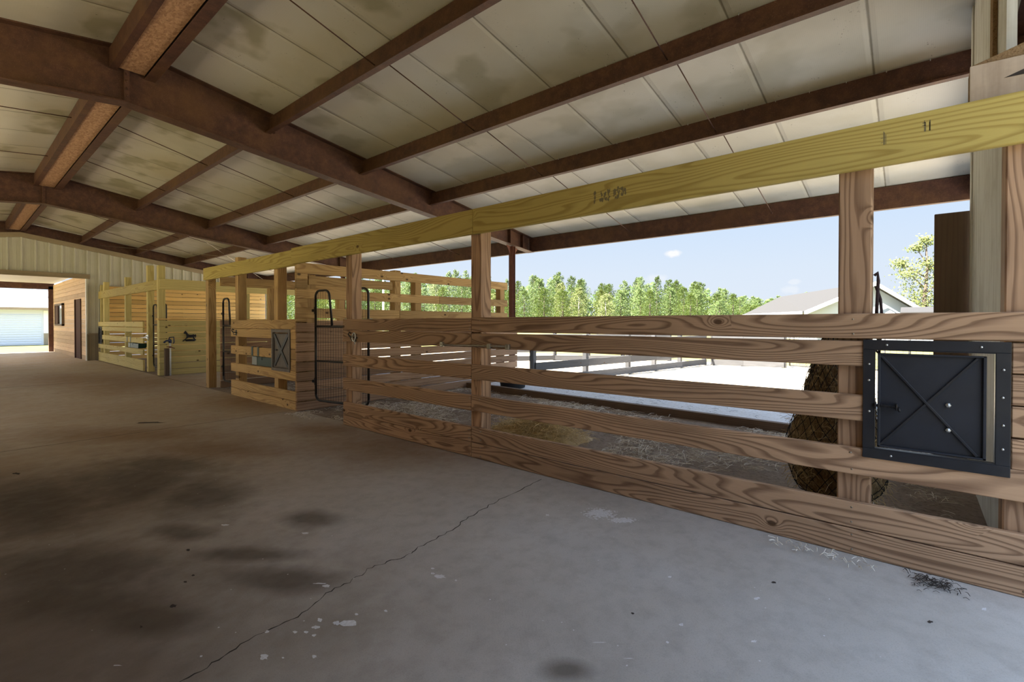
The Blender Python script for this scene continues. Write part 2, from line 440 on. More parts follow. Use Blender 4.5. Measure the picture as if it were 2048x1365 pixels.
# ------------------------------------------------------------------ ground and slab
XR = 1.42                                   # ridge line
def zr(x): return 4.43 - .152 * abs(x - XR)   # underside of the roof sheets
RAFT = [-.75, 6.95, 14.1, 21.34]

b = MB(); b.box(-6.2, 3.28, -5, 29.2, -.25, 0, ch=.006); b.box(3.28, 8.2, 10.42, 13.79, -.25, -.001, ch=.006)
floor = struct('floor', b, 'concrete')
b = MB()
pts = [(0.4, 1.93), (0.53, 1.96), (0.63, 1.99), (0.74, 2.02), (0.89, 2.02), (1.02, 2.02), (1.14, 2.1), (1.26, 2.09), (1.39, 2.13), (1.5, 2.12), (1.61, 2.09), (1.68, 2.12), (1.84, 2.13), (2.02, 2.15), (2.15, 2.19), (2.34, 2.22), (2.55, 2.25), (2.87, 2.27), (3.16, 2.29)]
fine = []
for i in range(len(pts) - 1):
    for k in range(5):
        t = k / 5; a, c = V((*pts[i], 0)), V((*pts[i + 1], 0)); q = a.lerp(c, t); q.y += R.uniform(-.012, .012); fine.append(q)
up, dn = [], []
for i, q in enumerate(fine):
    w = R.uniform(.0012, .0042); up.append((q.x, q.y + w, .0008)); dn.append((q.x, q.y - w, .0008))
vs = up + dn; n = len(up)
b.add(vs, [(i, n + i, n + i + 1, i + 1) for i in range(n - 1)])
b.build('crack', 'crack', floor)
SPLAT = [(2.789, 1.573, 0.085, -0.102, 0.095, 0.053), (2.783, 1.406, 0.062, -0.074, 0.042, 0.021), (1.084, 1.809, 0.024, -0.03, 0.016, 0.027), (1.052, 1.852, 0.011, -0.013, 0.008, 0.016), (1.019, 1.923, 0.009, -0.012, 0.007, 0.013), (0.983, 1.889, 0.011, -0.013, 0.007, 0.013), (0.942, 1.892, 0.006, -0.007, 0.005, 0.009), (0.913, 1.927, 0.007, -0.008, 0.005, 0.009), (0.953, 1.846, 0.006, -0.006, 0.005, 0.009), (1.141, 1.838, 0.005, -0.007, 0.005, 0.009), (0.84, 2.015, 0.006, -0.006, 0.005, 0.01), (0.769, 1.873, 0.012, -0.014, 0.007, 0.017), (0.892, 1.73, 0.006, -0.008, 0.005, 0.01), (0.813, 1.812, 0.003, -0.004, 0.002, 0.005), (0.616, 2.059, 0.004, -0.004, 0.002, 0.006), (1.582, 1.792, 0.018, -0.021, 0.016, 0.018), (1.608, 1.882, 0.007, -0.008, 0.007, 0.007), (1.577, 1.843, 0.007, -0.008, 0.006, 0.008), (1.607, 1.706, 0.003, -0.004, 0.006, 0.006), (1.238, 1.761, 0.006, -0.006, 0.006, 0.009), (1.171, 2.15, 0.015, -0.018, 0.007, 0.012), (1.163, 2.193, 0.022, -0.027, 0.003, 0.005), (1.658, 0.938, 0.02, -0.024, 0.003, 0.001), (2.06, 0.468, 0.008, -0.009, 0.01, 0.002), (2.39, 0.533, 0.009, -0.011, 0.013, 0.003), (1.977, 0.727, 0.007, -0.008, 0.01, 0.004), (1.833, 0.73, 0.005, -0.006, 0.008, 0.004), (1.651, 0.806, 0.014, -0.017, 0.002, 0.001), (2.545, 1.826, 0.008, -0.01, 0.013, 0.01), (2.315, 0.91, 0.006, -0.008, 0.009, 0.004), (1.119, 3.287, 0.018, -0.021, 0.005, 0.016), (1.386, 2.791, 0.015, -0.018, 0.007, 0.014), (2.949, -0.26, 0.009, -0.01, 0.015, -0.001), (0.401, 2.242, 0.012, -0.014, 0.001, 0.003)]
DARKP = [(0.647, 2.524, 0.012, -0.014, 0.004, 0.016), (0.862, 3.083, 0.008, -0.009, 0.004, 0.014), (0.747, 2.711, 0.006, -0.007, 0.003, 0.01), (0.791, 2.752, 0.005, -0.006, 0.004, 0.011), (1.645, 7.423, 0.13, -0.156, 0.017, 0.075), (0.38, 5.753, 0.022, -0.026, 0.003, 0.038), (0.516, 2.451, 0.004, -0.004, 0.003, 0.012), (2.674, -0.073, 0.009, -0.012, 0.013, -0.001), (2.592, 0.501, 0.009, -0.011, 0.01, 0.002), (1.918, 0.92, 0.005, -0.007, 0.007, 0.004)]
def blob(mb, e, z, holes=False):
    cx, cy, ux, uy, vx, vy = e
    if holes:      # a broken, speckled patch of many small flakes
        for _ in range(420):
            r = abs(R.gauss(0, .5)); a = R.uniform(0, 6.283); s, t = r * math.cos(a), r * math.sin(a)
            q = R.uniform(.004, .014) * (1.5 - min(r, 1.2))
            c = V((cx + s * ux + t * vx, cy + s * uy + t * vy, z + R.random() * .0012)); m = 6
            mb.add([c + V((math.cos(k * 6.283 / m) * q * R.uniform(.5, 1.3), math.sin(k * 6.283 / m) * q * R.uniform(.5, 1.3), 0)) for k in range(m)], [tuple(range(m))])
        return
    m = 14
    mb.add([(cx + (ux * math.cos(k * 6.283 / m) + vx * math.sin(k * 6.283 / m)) * f, cy + (uy * math.cos(k * 6.283 / m) + vy * math.sin(k * 6.283 / m)) * f, z)
            for k in range(m) for f in (R.uniform(.55, 1.2),)], [tuple(range(m))])
for i, e in enumerate(SPLAT):
    b = MB(); blob(b, e, .0009, i < 2); b.build('white_splash', 'splat', floor)
b = MB()
for e in DARKP: blob(b, e, .001)
b.build('dirt_spots', 'debris', floor)
b = MB()
for _ in range(260):
    x = R.uniform(-.1, 3.0); y = R.uniform(-.3, 6); q = R.uniform(.001, .004)
    b.add([(x + math.cos(k * 1.25) * q * R.uniform(.5, 1.6), y + math.sin(k * 1.25) * q * R.uniform(.5, 1.6), .0009) for k in range(5)], [tuple(range(5))])
b.build('pale_specks', 'splat', floor)['kind'] = 'stuff'
# saw-cut joints of the slab
b = MB()
for y in (6.84, 13.6): b.box(-6, 3.27, y - .004, y + .004, .0003, .0009, ch=.0002)
b.box(3.262, 3.274, 10.45, 13.75, .0003, .001, ch=.0002)
b.build('saw_cut_joint', 'crack', floor)

def grid(name, x0, x1, y0, y1, z, nx, ny, amp, mat, thick=.3):
    g = MB(); vs = []
    for i in range(nx + 1):
        for j in range(ny + 1):
            x = x0 + (x1 - x0) * i / nx; y = y0 + (y1 - y0) * j / ny
            e = 0 if i in (0, nx) or j in (0, ny) else 1
            vs.append((x, y, z + e * amp * (math.sin(x * 3.1 + y * 1.7) + math.sin(x * 1.3 - y * 2.9) + R.uniform(-.7, .7)) / 2.7))
    fs = [(i * (ny + 1) + j, (i + 1) * (ny + 1) + j, (i + 1) * (ny + 1) + j + 1, i * (ny + 1) + j + 1) for i in range(nx) for j in range(ny)]
    g.add(vs, fs, bid=(1, .5, .5), smooth=True); return struct(name, g, mat)
grid('ground_run', 3.28, 6.75, -5, 10.42, -.005, 40, 120, .012, 'dirt')
grid('ground_stall', 3.28, 8.3, 13.79, 21.4, -.01, 20, 30, .01, 'dirt')
b = MB(); b.prism([(6.68, 10.42, -.3), (6.62, 6.6, -.3), (6.21, -.8, -.3), (6.1, -5, -.3), (9.25, -5, -.3), (9.25, 10.42, -.3)], (0, 0, .325)); b.box(8.2, 9.25, 10.42, 13.79, -.3, -.02)
struct('ground_apron', b, 'apron')
# yard: sand falls away 0.3 m from the apron, dry lawn beyond
b = MB()
b.add([(9.25, -30, -.05), (9.25, 40, -.05), (10.6, 40, -.3), (10.6, -30, -.3)], [(3, 2, 1, 0)])
b.add([(10.6, -30, -.3), (10.6, 40, -.3), (19.6, 40, -.3), (19.6, -30, -.3)], [(3, 2, 1, 0)])
struct('ground_sand', b, 'sand')
b = MB(); b.add([(19.6, -200, -.31), (19.6, 300, -.31), (400, 300, -.31), (400, -200, -.31)], [(3, 2, 1, 0)])
b.add([(-200, 29.2, -.03), (9.25, 29.2, -.03), (9.25, 40, -.03), (-200, 40, -.03)], [(3, 2, 1, 0)][0:1])
b.add([(-200, 40, -.03), (19.6, 40, -.31), (19.6, 300, -.31), (-200, 300, -.31)], [(0, 1, 2, 3)])
b.add([(-300, -200, -.3), (-6.2, -200, -.3), (-6.2, 29.2, -.03), (-300, 29.2, -.03)], [(0, 1, 2, 3)])
b.add([(-6.2, -200, -.3), (19.6, -200, -.3), (19.6, -30, -.3), (9.25, -30, -.05), (9.25, -5, -.03), (-6.2, -5, -.03)], [(0, 1, 2, 3, 4, 5)])
struct('ground_lawn', b, 'grass')

# ------------------------------------------------------------------ roof
b = MB()
for sgn, xe in ((1, 9.2), (-1, -6.4)):
    prof = [(XR, 4.43), (xe, zr(xe)), (xe, zr(xe) + .1), (XR, 4.53)]
    b.prism([(x, -.85, z) for x, z in prof], (0, 22.45, 0))
struct('ceiling', b, 'roof')

nm = ['nearest', 'middle', 'farthest']
def rafter(y, label, zoff=0):
    t = thing('steel_rafter', label, 'rafter', (XR, y, 3))
    def zb(x): return 3.79 - .111 * abs(x - 1.36)
    w = MB(); w.prism([(-6.2, y - .005, zb(-6.2)), (1.36, y - .005, zb(1.36)), (9.0, y - .005, zb(9.0)), (9.0, y - .005, zr(9.0)), (XR, y - .005, zr(XR) - .002), (-6.2, y - .005, zr(-6.2))], (0, .01, 0))
    w.build('web', 'steel', t)
    for nme, q, xm in (('bottom_flange', zb, 1.36), ('top_flange', lambda x: zr(x) - .016, XR)):
        f = MB(); f.prism([(-6.2, y - .095, q(-6.2)), (xm, y - .095, q(xm)), (9.0, y - .095, q(9.0)), (9.0, y - .095, q(9.0) + .014), (xm, y - .095, q(xm) + .014), (-6.2, y - .095, q(-6.2) + .014)], (0, .19, 0))
        f.build(nme, 'steel', t)
    p = MB(); p.box(1.335, 1.385, y - .05, y + .05, 3.79, 4.40); p.build('splice_plate', 'steel', t)
    for x in (8.15, 8.6):
        p = MB(); p.box(x - .006, x + .006, y - .09, y + .09, zb(x) + .014, zr(x) - .02); p.build('stiffener', 'steel', t)
    for k in range(4): tb([(1.36, y - .06, 3.88 + k * .08), (1.36, y - .048, 3.88 + k * .08)], .012, 6).build('bolt', 'steel', t)
    return t
rafter(RAFT[1], 'large rust-brown steel rafter crossing overhead nearest the camera')
rafter(RAFT[2], 'rust-brown steel rafter second from the camera, halfway down the barn')
rafter(RAFT[3], 'dark steel rafter right behind the trim of the far gable wall')
rafter(RAFT[0], 'steel rafter over the white end wall at upper right')

def column(y, label):
    t = thing('steel_column', label, 'column', (8.3, y, 0))
    ztop = 3.79 - .111 * 6.94
    w = MB(); w.box(8.296, 8.304, y - .05, y + .05, 0, ztop - .01); w.build('web', 'steel_red', t)
    for x in (8.248, 8.344): bx(x, x + .008, y - .055, y + .055, 0, ztop - .012).build('flange', 'steel_red', t)
    for sg in (-1, 1):
        g = MB(); g.prism([(8.3 + sg * .05, y - .004, ztop - .22), (8.3 + sg * .2, y - .004, ztop - (.028 if sg > 0 else -.012) - (.0 if sg < 0 else .02)), (8.3 + sg * .05, y - .004, ztop - .01)], (0, .008, 0))
        g.build('knee_bracket', 'steel_red', t)
    p = MB(); p.box(8.18, 8.42, y - .1, y + .1, -.02, .012); p.build('base_plate', 'steel_red', t)
column(RAFT[1], 'slim rust-brown steel column carrying the nearest rafter by the eave')
column(RAFT[2], 'red-brown steel column seen through the rails of the brown divider')
column(RAFT[3], 'steel column at the far corner of the gable wall')

PX = [2.965, 4.45, 5.92, 7.40]
ORD = ['first', 'second', 'third', 'lowest']
bays = [(RAFT[0], RAFT[1]), (RAFT[1], RAFT[2]), (RAFT[2], RAFT[3])]
def zprof(x, z0, z1, flip=1, fl=.065, t=.008):
    # Z section: bottom flange towards the ridge side, top flange towards the eave
    return [(x, z0), (x - flip * fl, z0 + .0), (x - flip * fl, z0 + .02), (x - flip * (fl - t), z0 + .02), (x - flip * (fl - t), z0 + t), (x, z0 + t), (x, z1), (x + flip * fl, z1), (x + flip * fl, z1 - t), (x + flip * t, z1 - t), (x + flip * t, z0)]
for bi, (ya, yb) in enumerate(bays):
    for k, x in enumerate(PX):
        z1 = zr(x) - .020; z0 = z1 - .24
        b = MB(); b.prism([(px, ya + .012, pz) for px, pz in zprof(x, z0, z1)], (0, yb - ya - .024, 0))
        o = thing('roof_purlin', f'rust-brown steel purlin, {ORD[k]} one down from the ridge, in the {nm[bi]} roof bay', 'purlin', (x, ya + .1, z0), group='roof purlins')
        b.build('channel', 'steel', o)
        for yy in (yb - .045, ya + .045): bx(x - .004, x + .06, yy - .035, yy + .035, z0 + .02, z1 - .03).build('end_clip', 'steel', o)
        if bi == 0:
            s = MB()
            for q in range(22):
                yq = ya + .3 + q * .32; s.tube([(x - .03, yq, z1 - .0), (x - .03, yq, z1 - .022)], .004, 5)
            s.build('screw_tips', 'zinc', o)['kind'] = 'stuff'
    for sd, x in (('left', 1.21), ('right', 1.63)):
        z1 = zr(x) - .032; z0 = z1 - .22
        b = MB(); fl = 1 if sd == 'left' else -1
        b.prism([(px, ya + .012, pz) for px, pz in [(x, z0), (x + fl * .07, z0), (x + fl * .07, z0 + .008), (x + fl * .008, z0 + .008), (x + fl * .008, z1), (x, z1)]], (0, yb - ya - .024, 0))
        if sd == 'right': b.box(1.53, 1.64, ya + .012, yb - .012, z0 - .004, z0 + .004)
        o = b.build('ridge_purlin', 'steel')
        tag(o, f'{sd} rust-brown steel channel along the ridge in the {nm[bi]} roof bay', 'ridge purlin', 'ridge purlins')
    b = MB(); b.box(1.285, 1.525, ya + .06, yb - .06, zr(1.21) - .235, zr(1.21) - .22)
    o = b.build('ridge_filler_board', 'osb')
    tag(o, f'orange-brown fibrous board strip between the ridge channels of the {nm[bi]} roof bay', 'filler board', 'ridge filler boards')
    # eave strut
    x = 8.92; z1 = zr(x) - .012; z0 = z1 - .33
    b = MB(); b.prism([(px, ya + .012, pz) for px, pz in [(x, z0), (x + .09, z0), (x + .09, z0 + .01), (x + .01, z0 + .01), (x + .01, z1 - .01), (x + .09, z1 - .01), (x + .09, z1), (x, z1)]], (0, yb - ya - .024, 0))
    tag(b.build('eave_beam', 'steel'), f'dark brown steel eave beam above the open side, {nm[bi]} roof bay', 'eave beam', 'eave beams')
    # sag rods
    for ri, y in enumerate([(1.78, 4.35), (9.33, 11.8), (16.5, 18.9)][bi]):
        stops = [1.70] + PX + [8.915]
        names = ['ridge and first purlin', 'first and second purlins', 'second and third purlins', 'third and lowest purlins', 'eave beam and lowest purlin']
        for k in range(5):
            xa, xb = stops[k], stops[k + 1]
            za = zr(xa) - .09; zb_ = zr(xb) - .012 - (.20 if k < 4 else .17)
            b = MB(); b.tube([(xa + .01, y, za), (xb + .012, y, zb_)], .0065, 6); b.tube([(xb - .005, y, zb_), (xb - .03, y, zb_ - .001)], .012, 6)
            tag(b.build('sag_rod', 'steel'), f'steel sag rod between {names[k]}, {"nearer" if ri == 0 else "farther"} row, {nm[bi]} bay', 'sag rod', 'sag rods')
    for ri, y in enumerate([(1.78, 4.35), (9.33, 11.8), (16.5, 18.9)][bi]):
        b = MB(); b.tube([(1.2, y, zr(1.2) - .15), (-.12, y, zr(-.12) - .1)], .0065, 6)
        tag(b.build('sag_rod', 'steel'), f'thin steel sag rod left of the ridge, {"nearer" if ri == 0 else "farther"} row of the {nm[bi]} roof bay', 'sag rod', 'sag rods')
for (a, c, w) in (((3.6, 14.2, 3.9), (8.7, 21.1, 3.12), 'descending to the right'), ((8.7, 14.2, 3.10), (3.4, 21.1, 3.9), 'descending towards the eave column')):
    b = MB(); b.tube([a, c], .007, 6); tag(b.build('brace_rod', 'nickel'), f'thin diagonal brace rod under the farthest roof bay {w}', 'brace rod', 'diagonal brace rods')

# ------------------------------------------------------------------ far gable wall, hall, doorway
YG = 21.15
def ztrim(x): return 3.93 - .154 * abs(x - 1.52)
def ribbed(x0, x1, zlo, zhi, y=YG, pitch=.305):
    """trapezoid-ribbed sheet facing -Y; zlo, zhi callables"""
    g = MB(); xs = []
    k = math.floor(x0 / pitch)
    x = k * pitch
    while x < x1 + pitch:
        for dx, dy in ((0, -.055), (.028, -.055), (.05, 0), (.10, 0), (.108, -.006), (.116, -.006), (.124, 0), (.20, 0), (.208, -.006), (.216, -.006), (.224, 0), (.292, 0)):
            if x0 <= x + dx <= x1: xs.append((x + dx, dy))
        x += pitch
    xs = [(x0, 0)] + xs + [(x1, 0)]
    vs = []
    for x, dy in xs: vs += [(x, y + dy, zlo(x)), (x, y + dy, zhi(x)), (x, y + .04, zlo(x)), (x, y + .04, zhi(x))]
    n = len(xs); fs = []
    for i in range(n - 1):
        a, c = i * 4, i * 4 + 4
        fs += [(a, c, c + 1, a + 1), (a + 2, a + 3, c + 3, c + 2), (a, a + 2, c + 2, c), (a + 1, c + 1, c + 3, a + 3)]
    fs += [(0, 1, 3, 2), (n * 4 - 4, n * 4 - 2, n * 4 - 1, n * 4 - 3)]
    g.add(vs, fs); return g
OX0, OX1, OZ = -.4, 3.05, 2.86
w = ribbed(OX1, 8.85, lambda x: .9, lambda x: ztrim(x) + .05)
for gg in (ribbed(OX0, OX1, lambda x: OZ, lambda x: ztrim(x) + .05), ribbed(-6.2, OX0, lambda x: 0, lambda x: ztrim(x) + .05)):
    w.add(gg.v, gg.f)
wall_far = struct('wall_far', w, 'metal_wall')
w = ribbed(OX1, 3.45, lambda x: 0, lambda x: .86); struct('baseboard_far', w, 'taupe_wall')
b = MB(); b.box(OX1, 3.45, YG - .05, YG - .035, .86, .92); struct('trim_4', b, 'taupe')
b = MB()
for xa, xb in ((1.52, 8.9), (1.52, -6.2)): b.prism([(xa, YG - .06, ztrim(xa)), (xb, YG - .06, ztrim(xb)), (xb, YG - .06, ztrim(xb) + .15), (xa, YG - .06, ztrim(xa) + .15)], (0, .09, 0))
struct('trim_1', b, 'taupe')
b = MB(); b.box(-1.2, 3.13, YG - .13, YG - .035, 2.80, 2.885); b.box(-1.2, 3.13, YG - .10, YG - .034, 2.74, 2.80); struct('trim_2', b, 'taupe')
b = MB(); b.box(OX1 - .02, OX1 + .03, YG - .04, YG + .05, 0, OZ); struct('trim_3', b, 'white')
# hall behind the opening
b = MB(); nb = 19
for i in range(nb):
    z = i * .155; b.box(3.08, 3.12, YG + .06, 29.0, z, z + .15, 1, .005)
struct('wall_hall', b, 'wood_hall')
b = MB()
b.box(-3.4, 3.12, YG + .06, 30.0, 3.03, 3.1)  # stretched left past the hall, out of view, added to block the sun
for i in range(24):
    y = YG + .3 + i * .33; b.box(-3.4, 3.11, y, y + .05, 2.985, 3.032, ch=.012)
struct('ceiling_hall', b, 'metal_white')
wd = bpy.data.objects.new('window_1', None); C.objects.link(wd); wd.location = (3.08, 27.0, 1.2); wd['kind'] = 'structure'
b = MB()
for a in ((26.0, 26.08, 1.15, 2.06), (27.92, 28.0, 1.15, 2.06), (26.0, 28.0, 1.15, 1.22), (26.0, 28.0, 1.99, 2.06)): b.box(3.0, 3.079, *a)
b.build('window_frame', 'wood_dark', wd)
bx(3.06, 3.078, 26.08, 27.92, 1.22, 1.99).build('pane', 'glass', wd)
bx(3.02, 3.05, 27.2, 27.9, 1.23, 1.98).build('shutter', 'hole', wd)
b = MB(); b.box(3.02, 3.079, 23.2, 23.3, 0, 2.12); b.box(3.05, 3.078, 22.3, 23.2, 0, 2.12); struct('door_1', b, 'hole')
b = MB(); b.box(2.93, 3.12, 29.02, 29.16, 0, 2.98); b.box(-.6, 3.12, 29.02, 29.16, 2.74, 2.88); b.box(-.6, -.42, 29.02, 29.16, 0, 2.98)
b.box(-.6, 3.12, 29.02, 29.1, 2.88, 3.02)
struct('trim_5', b, 'steel')

# ------------------------------------------------------------------ fences
def boards(t, rows, y0, y1, x0, mat, name='rail', thick=.038):
    for r in rows:
        z0, z1 = r[0], r[1]; ya = r[2] if len(r) > 2 else y0; yb = r[3] if len(r) > 3 else y1
        b = MB(); dz = R.uniform(-.0015, .0015); b.box(x0, x0 + thick, ya, yb, z0 + dz, z1 + dz, 1, .004); b.build(name, mat, t)
def posts(t, L, mat, name='post'):
    for x0, x1, y0, y1, z1 in L:
        b = MB(); b.box(x0, x1, y0, y1, 0, z1, 2, .006); b.build(name, mat, t)

f1 = thing('board_fence', 'long brown board fence in the foreground along the concrete aisle', 'fence', (3.25, 2.4, 0))
N0, N1, F0, F1_ = -.75, 3.165, 3.170, 5.412
boards(f1, [(1.184, 1.32), (1.037, 1.174, .186, N1), (.739, .879, .188, N1), (.441, .587), (.147, .289), (.003, .143)], N0, N1, 3.18, 'wood_near')
boards(f1, [(1.184, 1.318), (1.04, 1.178), (.739, .879), (.441, .588), (.147, .287), (.003, .143)], F0, F1_, 3.181, 'wood_near')
boards(f1, [(1.036, 1.178, N0, -.365), (.888, 1.028, N0, -.365), (.738, .88, N0, -.365), (.59, .73, N0, -.365)], 0, 0, 3.182, 'wood_near', 'filler_board')
posts(f1, [(3.222, 3.362, 5.272, 5.408, 2.29), (3.222, 3.362, 3.075, 3.21, 2.29), (3.222, 3.362, .16, .31, 2.29), (3.222, 3.362, -.49, -.343, 2.337)], 'wood_post')
# screws heads of the near boards
b = MB()
for y in (.24, 3.05, 3.19, -.42):
    for z in (1.29, 1.21, 1.15, 1.06, .47, .56, .26, .18, .11, .03):
        if y == .24 and .6 < z < 1.2: continue
        b.tube([(3.1815, y + R.uniform(-.015, .015), z), (3.178, y, z)], .0045, 6)
b.build('screw_heads', 'nickel', f1)['kind'] = 'stuff'

def header(x, y0, y1, z0, z1, label, mat='wood_green', ink=False):
    b = MB(); b.box(x, x + .038, y0, y1, z0, z1, 1, .004)
    o = tag(b.build('header_beam', mat), label, 'beam', 'header beams')
    return o
h1 = header(3.18, -.8, 3.145, 2.101, 2.337, 'yellow-green header beam over the foreground fence, knots and faded grey stamps on it')
header(3.181, 3.149, 6.78, 2.103, 2.336, 'olive header beam bridging the gate gap in the middle of the photo')
header(3.25, 6.784, 10.6, 2.10, 2.334, 'short yellow header beam ending at the golden post, left of the middle one')
header(3.332, 13.78, 21.0, 2.08, 2.325, 'pale yellow header beam over the farthest stall fence')
b = MB(); b.box(3.30, 8.1, 13.755, 13.793, 2.075, 2.33, 0, .004); tag(b.build('header_beam', 'wood_far'), 'pale yellow header beam running right from the corner post of the farthest stall', 'beam', 'header beams')
# faded ink marks on the near header: unreadable smudged strokes, as in the photo
def stamp(mb, yc, zc, hgt, n, wid, seed, x=3.1795):
    r = random.Random(seed)
    for i in range(n):
        y = yc - i * wid * 1.35
        for _ in range(r.randint(2, 4)):
            if r.random() < .5: a, c = (y + r.uniform(0, wid), zc - hgt / 2 * r.random()), (0, 0); a, c = (a[0], zc - hgt * .5), (a[0], zc + hgt * r.uniform(.1, .5))
            else: zz = zc + hgt * r.uniform(-.45, .45); a, c = (y, zz), (y + wid, zz)
            w = wid * .16
            d = V((0, c[0] - a[0], c[1] - a[1])); L = d.length
            if L < 1e-4: continue
            p = V((0, -d.z, d.y)) / L * w
            A, B_ = V((x, *a)), V((x, *c))
            mb.add([A - p, B_ - p, B_ + p, A + p], [(0, 1, 2, 3)])
m = MB()
rs = random.Random(6)
for y, wd, hh in ((1.845, .012, .085), (1.785, .022, .07), (1.755, .02, .075), (1.725, .018, .08), (1.675, .016, .06), (1.645, .02, .085), (1.615, .018, .06), (1.59, .008, .05)):
    for _ in range(9):
        cy, cz = y + rs.uniform(-.5, .5) * wd, 2.225 + rs.uniform(-.5, .5) * hh; q = rs.uniform(.004, .012)
        m.add([(3.1795 - rs.random() * .0003, cy + math.cos(k * .898) * q * rs.uniform(.4, 1.1), cz + math.sin(k * .898) * q * rs.uniform(.7, 1.9)) for k in range(7)], [tuple(range(7))])
h1i = m.build('ink_smudge', 'ink', h1)
m = MB(); stamp(m, .115, 2.245, .075, 2, .009, 3); stamp(m, -.055, 2.265, .06, 2, .013, 5)
m.build('lumber_stamp', 'ink', h1)

f2 = thing('board_fence', 'golden board fence with green feeder and small X-braced hatch, left of the first gate', 'fence', (3.3, 8, 0))
boards(f2, [(1.178, 1.317), (1.031, 1.172, 7.59, 9.22), (.728, .871, 7.59, 9.22), (.424, .567), (.134, .266), (.0, .128)], 6.80, 9.22, 3.25, 'wood_mid')
boards(f2, [(1.032, 1.172, 6.8, 6.955), (.888, 1.029, 6.8, 6.955), (.74, .882, 6.8, 6.955), (.575, .733, 6.8, 6.955)], 0, 0, 3.251, 'wood_mid', 'filler_board')
posts(f2, [(3.29, 3.43, 8.985, 9.12, 2.42), (3.29, 3.43, 7.45, 7.585, 2.29), (3.29, 3.385, 6.80, 6.905, 2.29)], 'wood_mid')
posts(f2, [(3.292, 3.43, 10.46, 10.61, 2.29)], 'wood_mid')
for z in (.46, .165): 
    b = MB(); b.box(3.252, 3.286, 6.7965, 6.7995, z, z + .06, ch=.0005); b.build('yellow_tag', 'yellow', f2)

f3 = thing('board_fence', 'pale yellow board fence of the farthest stall, next to the light metal wall', 'fence', (3.4, 18, 0))
boards(f3, [(1.162, 1.303), (1.016, 1.145, 15.42, 20.45), (.728, .872, 15.42, 20.45), (.43, .567), (.152, .292), (.0, .148)], 15.42, 21.05, 3.33, 'wood_far')
posts(f3, [(3.372, 3.51, 15.1, 15.24, 2.76), (3.372, 3.51, 17.45, 17.59, 2.60), (3.372, 3.51, 20.35, 20.49, 2.62), (3.372, 3.51, 20.85, 20.99, 2.55)], 'wood_far')

# dividers (solid planks below, rails above)
def planks(t, x0, x1, y0, y1, z0, n, h, mat, gap=.010, name='planking'):
    b = MB()
    for i in range(n):
        z = z0 + i * h; b.box(x0 + R.uniform(0, .004), x1, y0, y1, z, z + h - gap - R.uniform(0, .004), 0, .006)
    return b.build(name, mat, t)
d1 = thing('divider_wall', 'brown plank divider with open rails on top, between the foreground run and the next stall', 'divider', (5.5, 6.75, 0))
planks(d1, 3.215, 8.19, 6.70, 6.74, 0, 9, .1425, 'wood_wall')
for x0, x1, z0, z1 in ((3.215, 7.85, 1.985, 2.138), (3.40, 4.86, 1.825, 1.957), (3.215, 5.9, 1.622, 1.765), (5.905, 7.85, 1.622, 1.762), (3.215, 5.0, 1.338, 1.485), (5.005, 7.85, 1.338, 1.483)):
    b = MB(); b.box(x0, x1, 6.70, 6.738, z0, z1, 0, .004); b.build('rail', 'wood_mid', d1)
for z0, z1 in ((1.768, 1.90), (1.902, 1.983), (1.488, 1.62), (1.285, 1.335)):
    b = MB(); b.box(3.215, 3.385, 6.701, 6.738, z0, z1, 0, .004); b.build('filler_board', 'wood_mid', d1)
posts(d1, [(3.39, 3.53, 6.742, 6.88, 1.98), (4.93, 5.06, 6.742, 6.88, 2.17), (5.37, 5.51, 6.742, 6.88, 2.10), (7.66, 7.80, 6.742, 6.88, 2.10)], 'wood_mid')
bx(3.44, 3.50, 6.741 + .14, 6.741 + .17, 1.2, 1.5).build('cleat', 'wood_dark', d1)

d2 = thing('divider_wall', 'dark plank divider with a single top rail behind the golden post, on the near side of the cross aisle', 'divider', (5.5, 10.3, 0))
planks(d2, 3.45, 6.15, 10.31, 10.35, 0, 9, .148, 'wood_wall')
b = MB(); b.box(3.44, 6.15, 10.27, 10.308, 1.99, 2.172, 0, .004); b.build('rail', 'wood_mid', d2)
posts(d2, [(6.0, 6.14, 10.352, 10.49, 2.17), (4.4, 4.54, 10.352, 10.49, 2.0)], 'wood_mid')

d3 = thing('divider_wall', 'pale greenish plank divider with the black horse rack, facing the cross aisle', 'divider', (5.5, 13.8, 0))
planks(d3, 3.30, 8.1, 13.80, 13.84, 0, 9, .149, 'wood_far')
b = MB(); b.box(3.28, 8.1, 13.80, 13.99, 1.343, 1.378, 0, .005); b.build('cap_board', 'wood_gold', d3)
posts(d3, [(3.30, 3.44, 13.845, 13.985, 2.66), (5.2, 5.36, 13.845, 13.985, 2.07), (7.95, 8.09, 13.845, 13.985, 2.07)], 'wood_far')
w1 = thing('plank_wall', 'bright yellow horizontal plank lining at the back of the farthest stall', 'plank wall', (6, 21.0, 0))
planks(w1, 3.52, 8.75, 21.02, 21.06, 0, 17, .149, 'wood_gold')

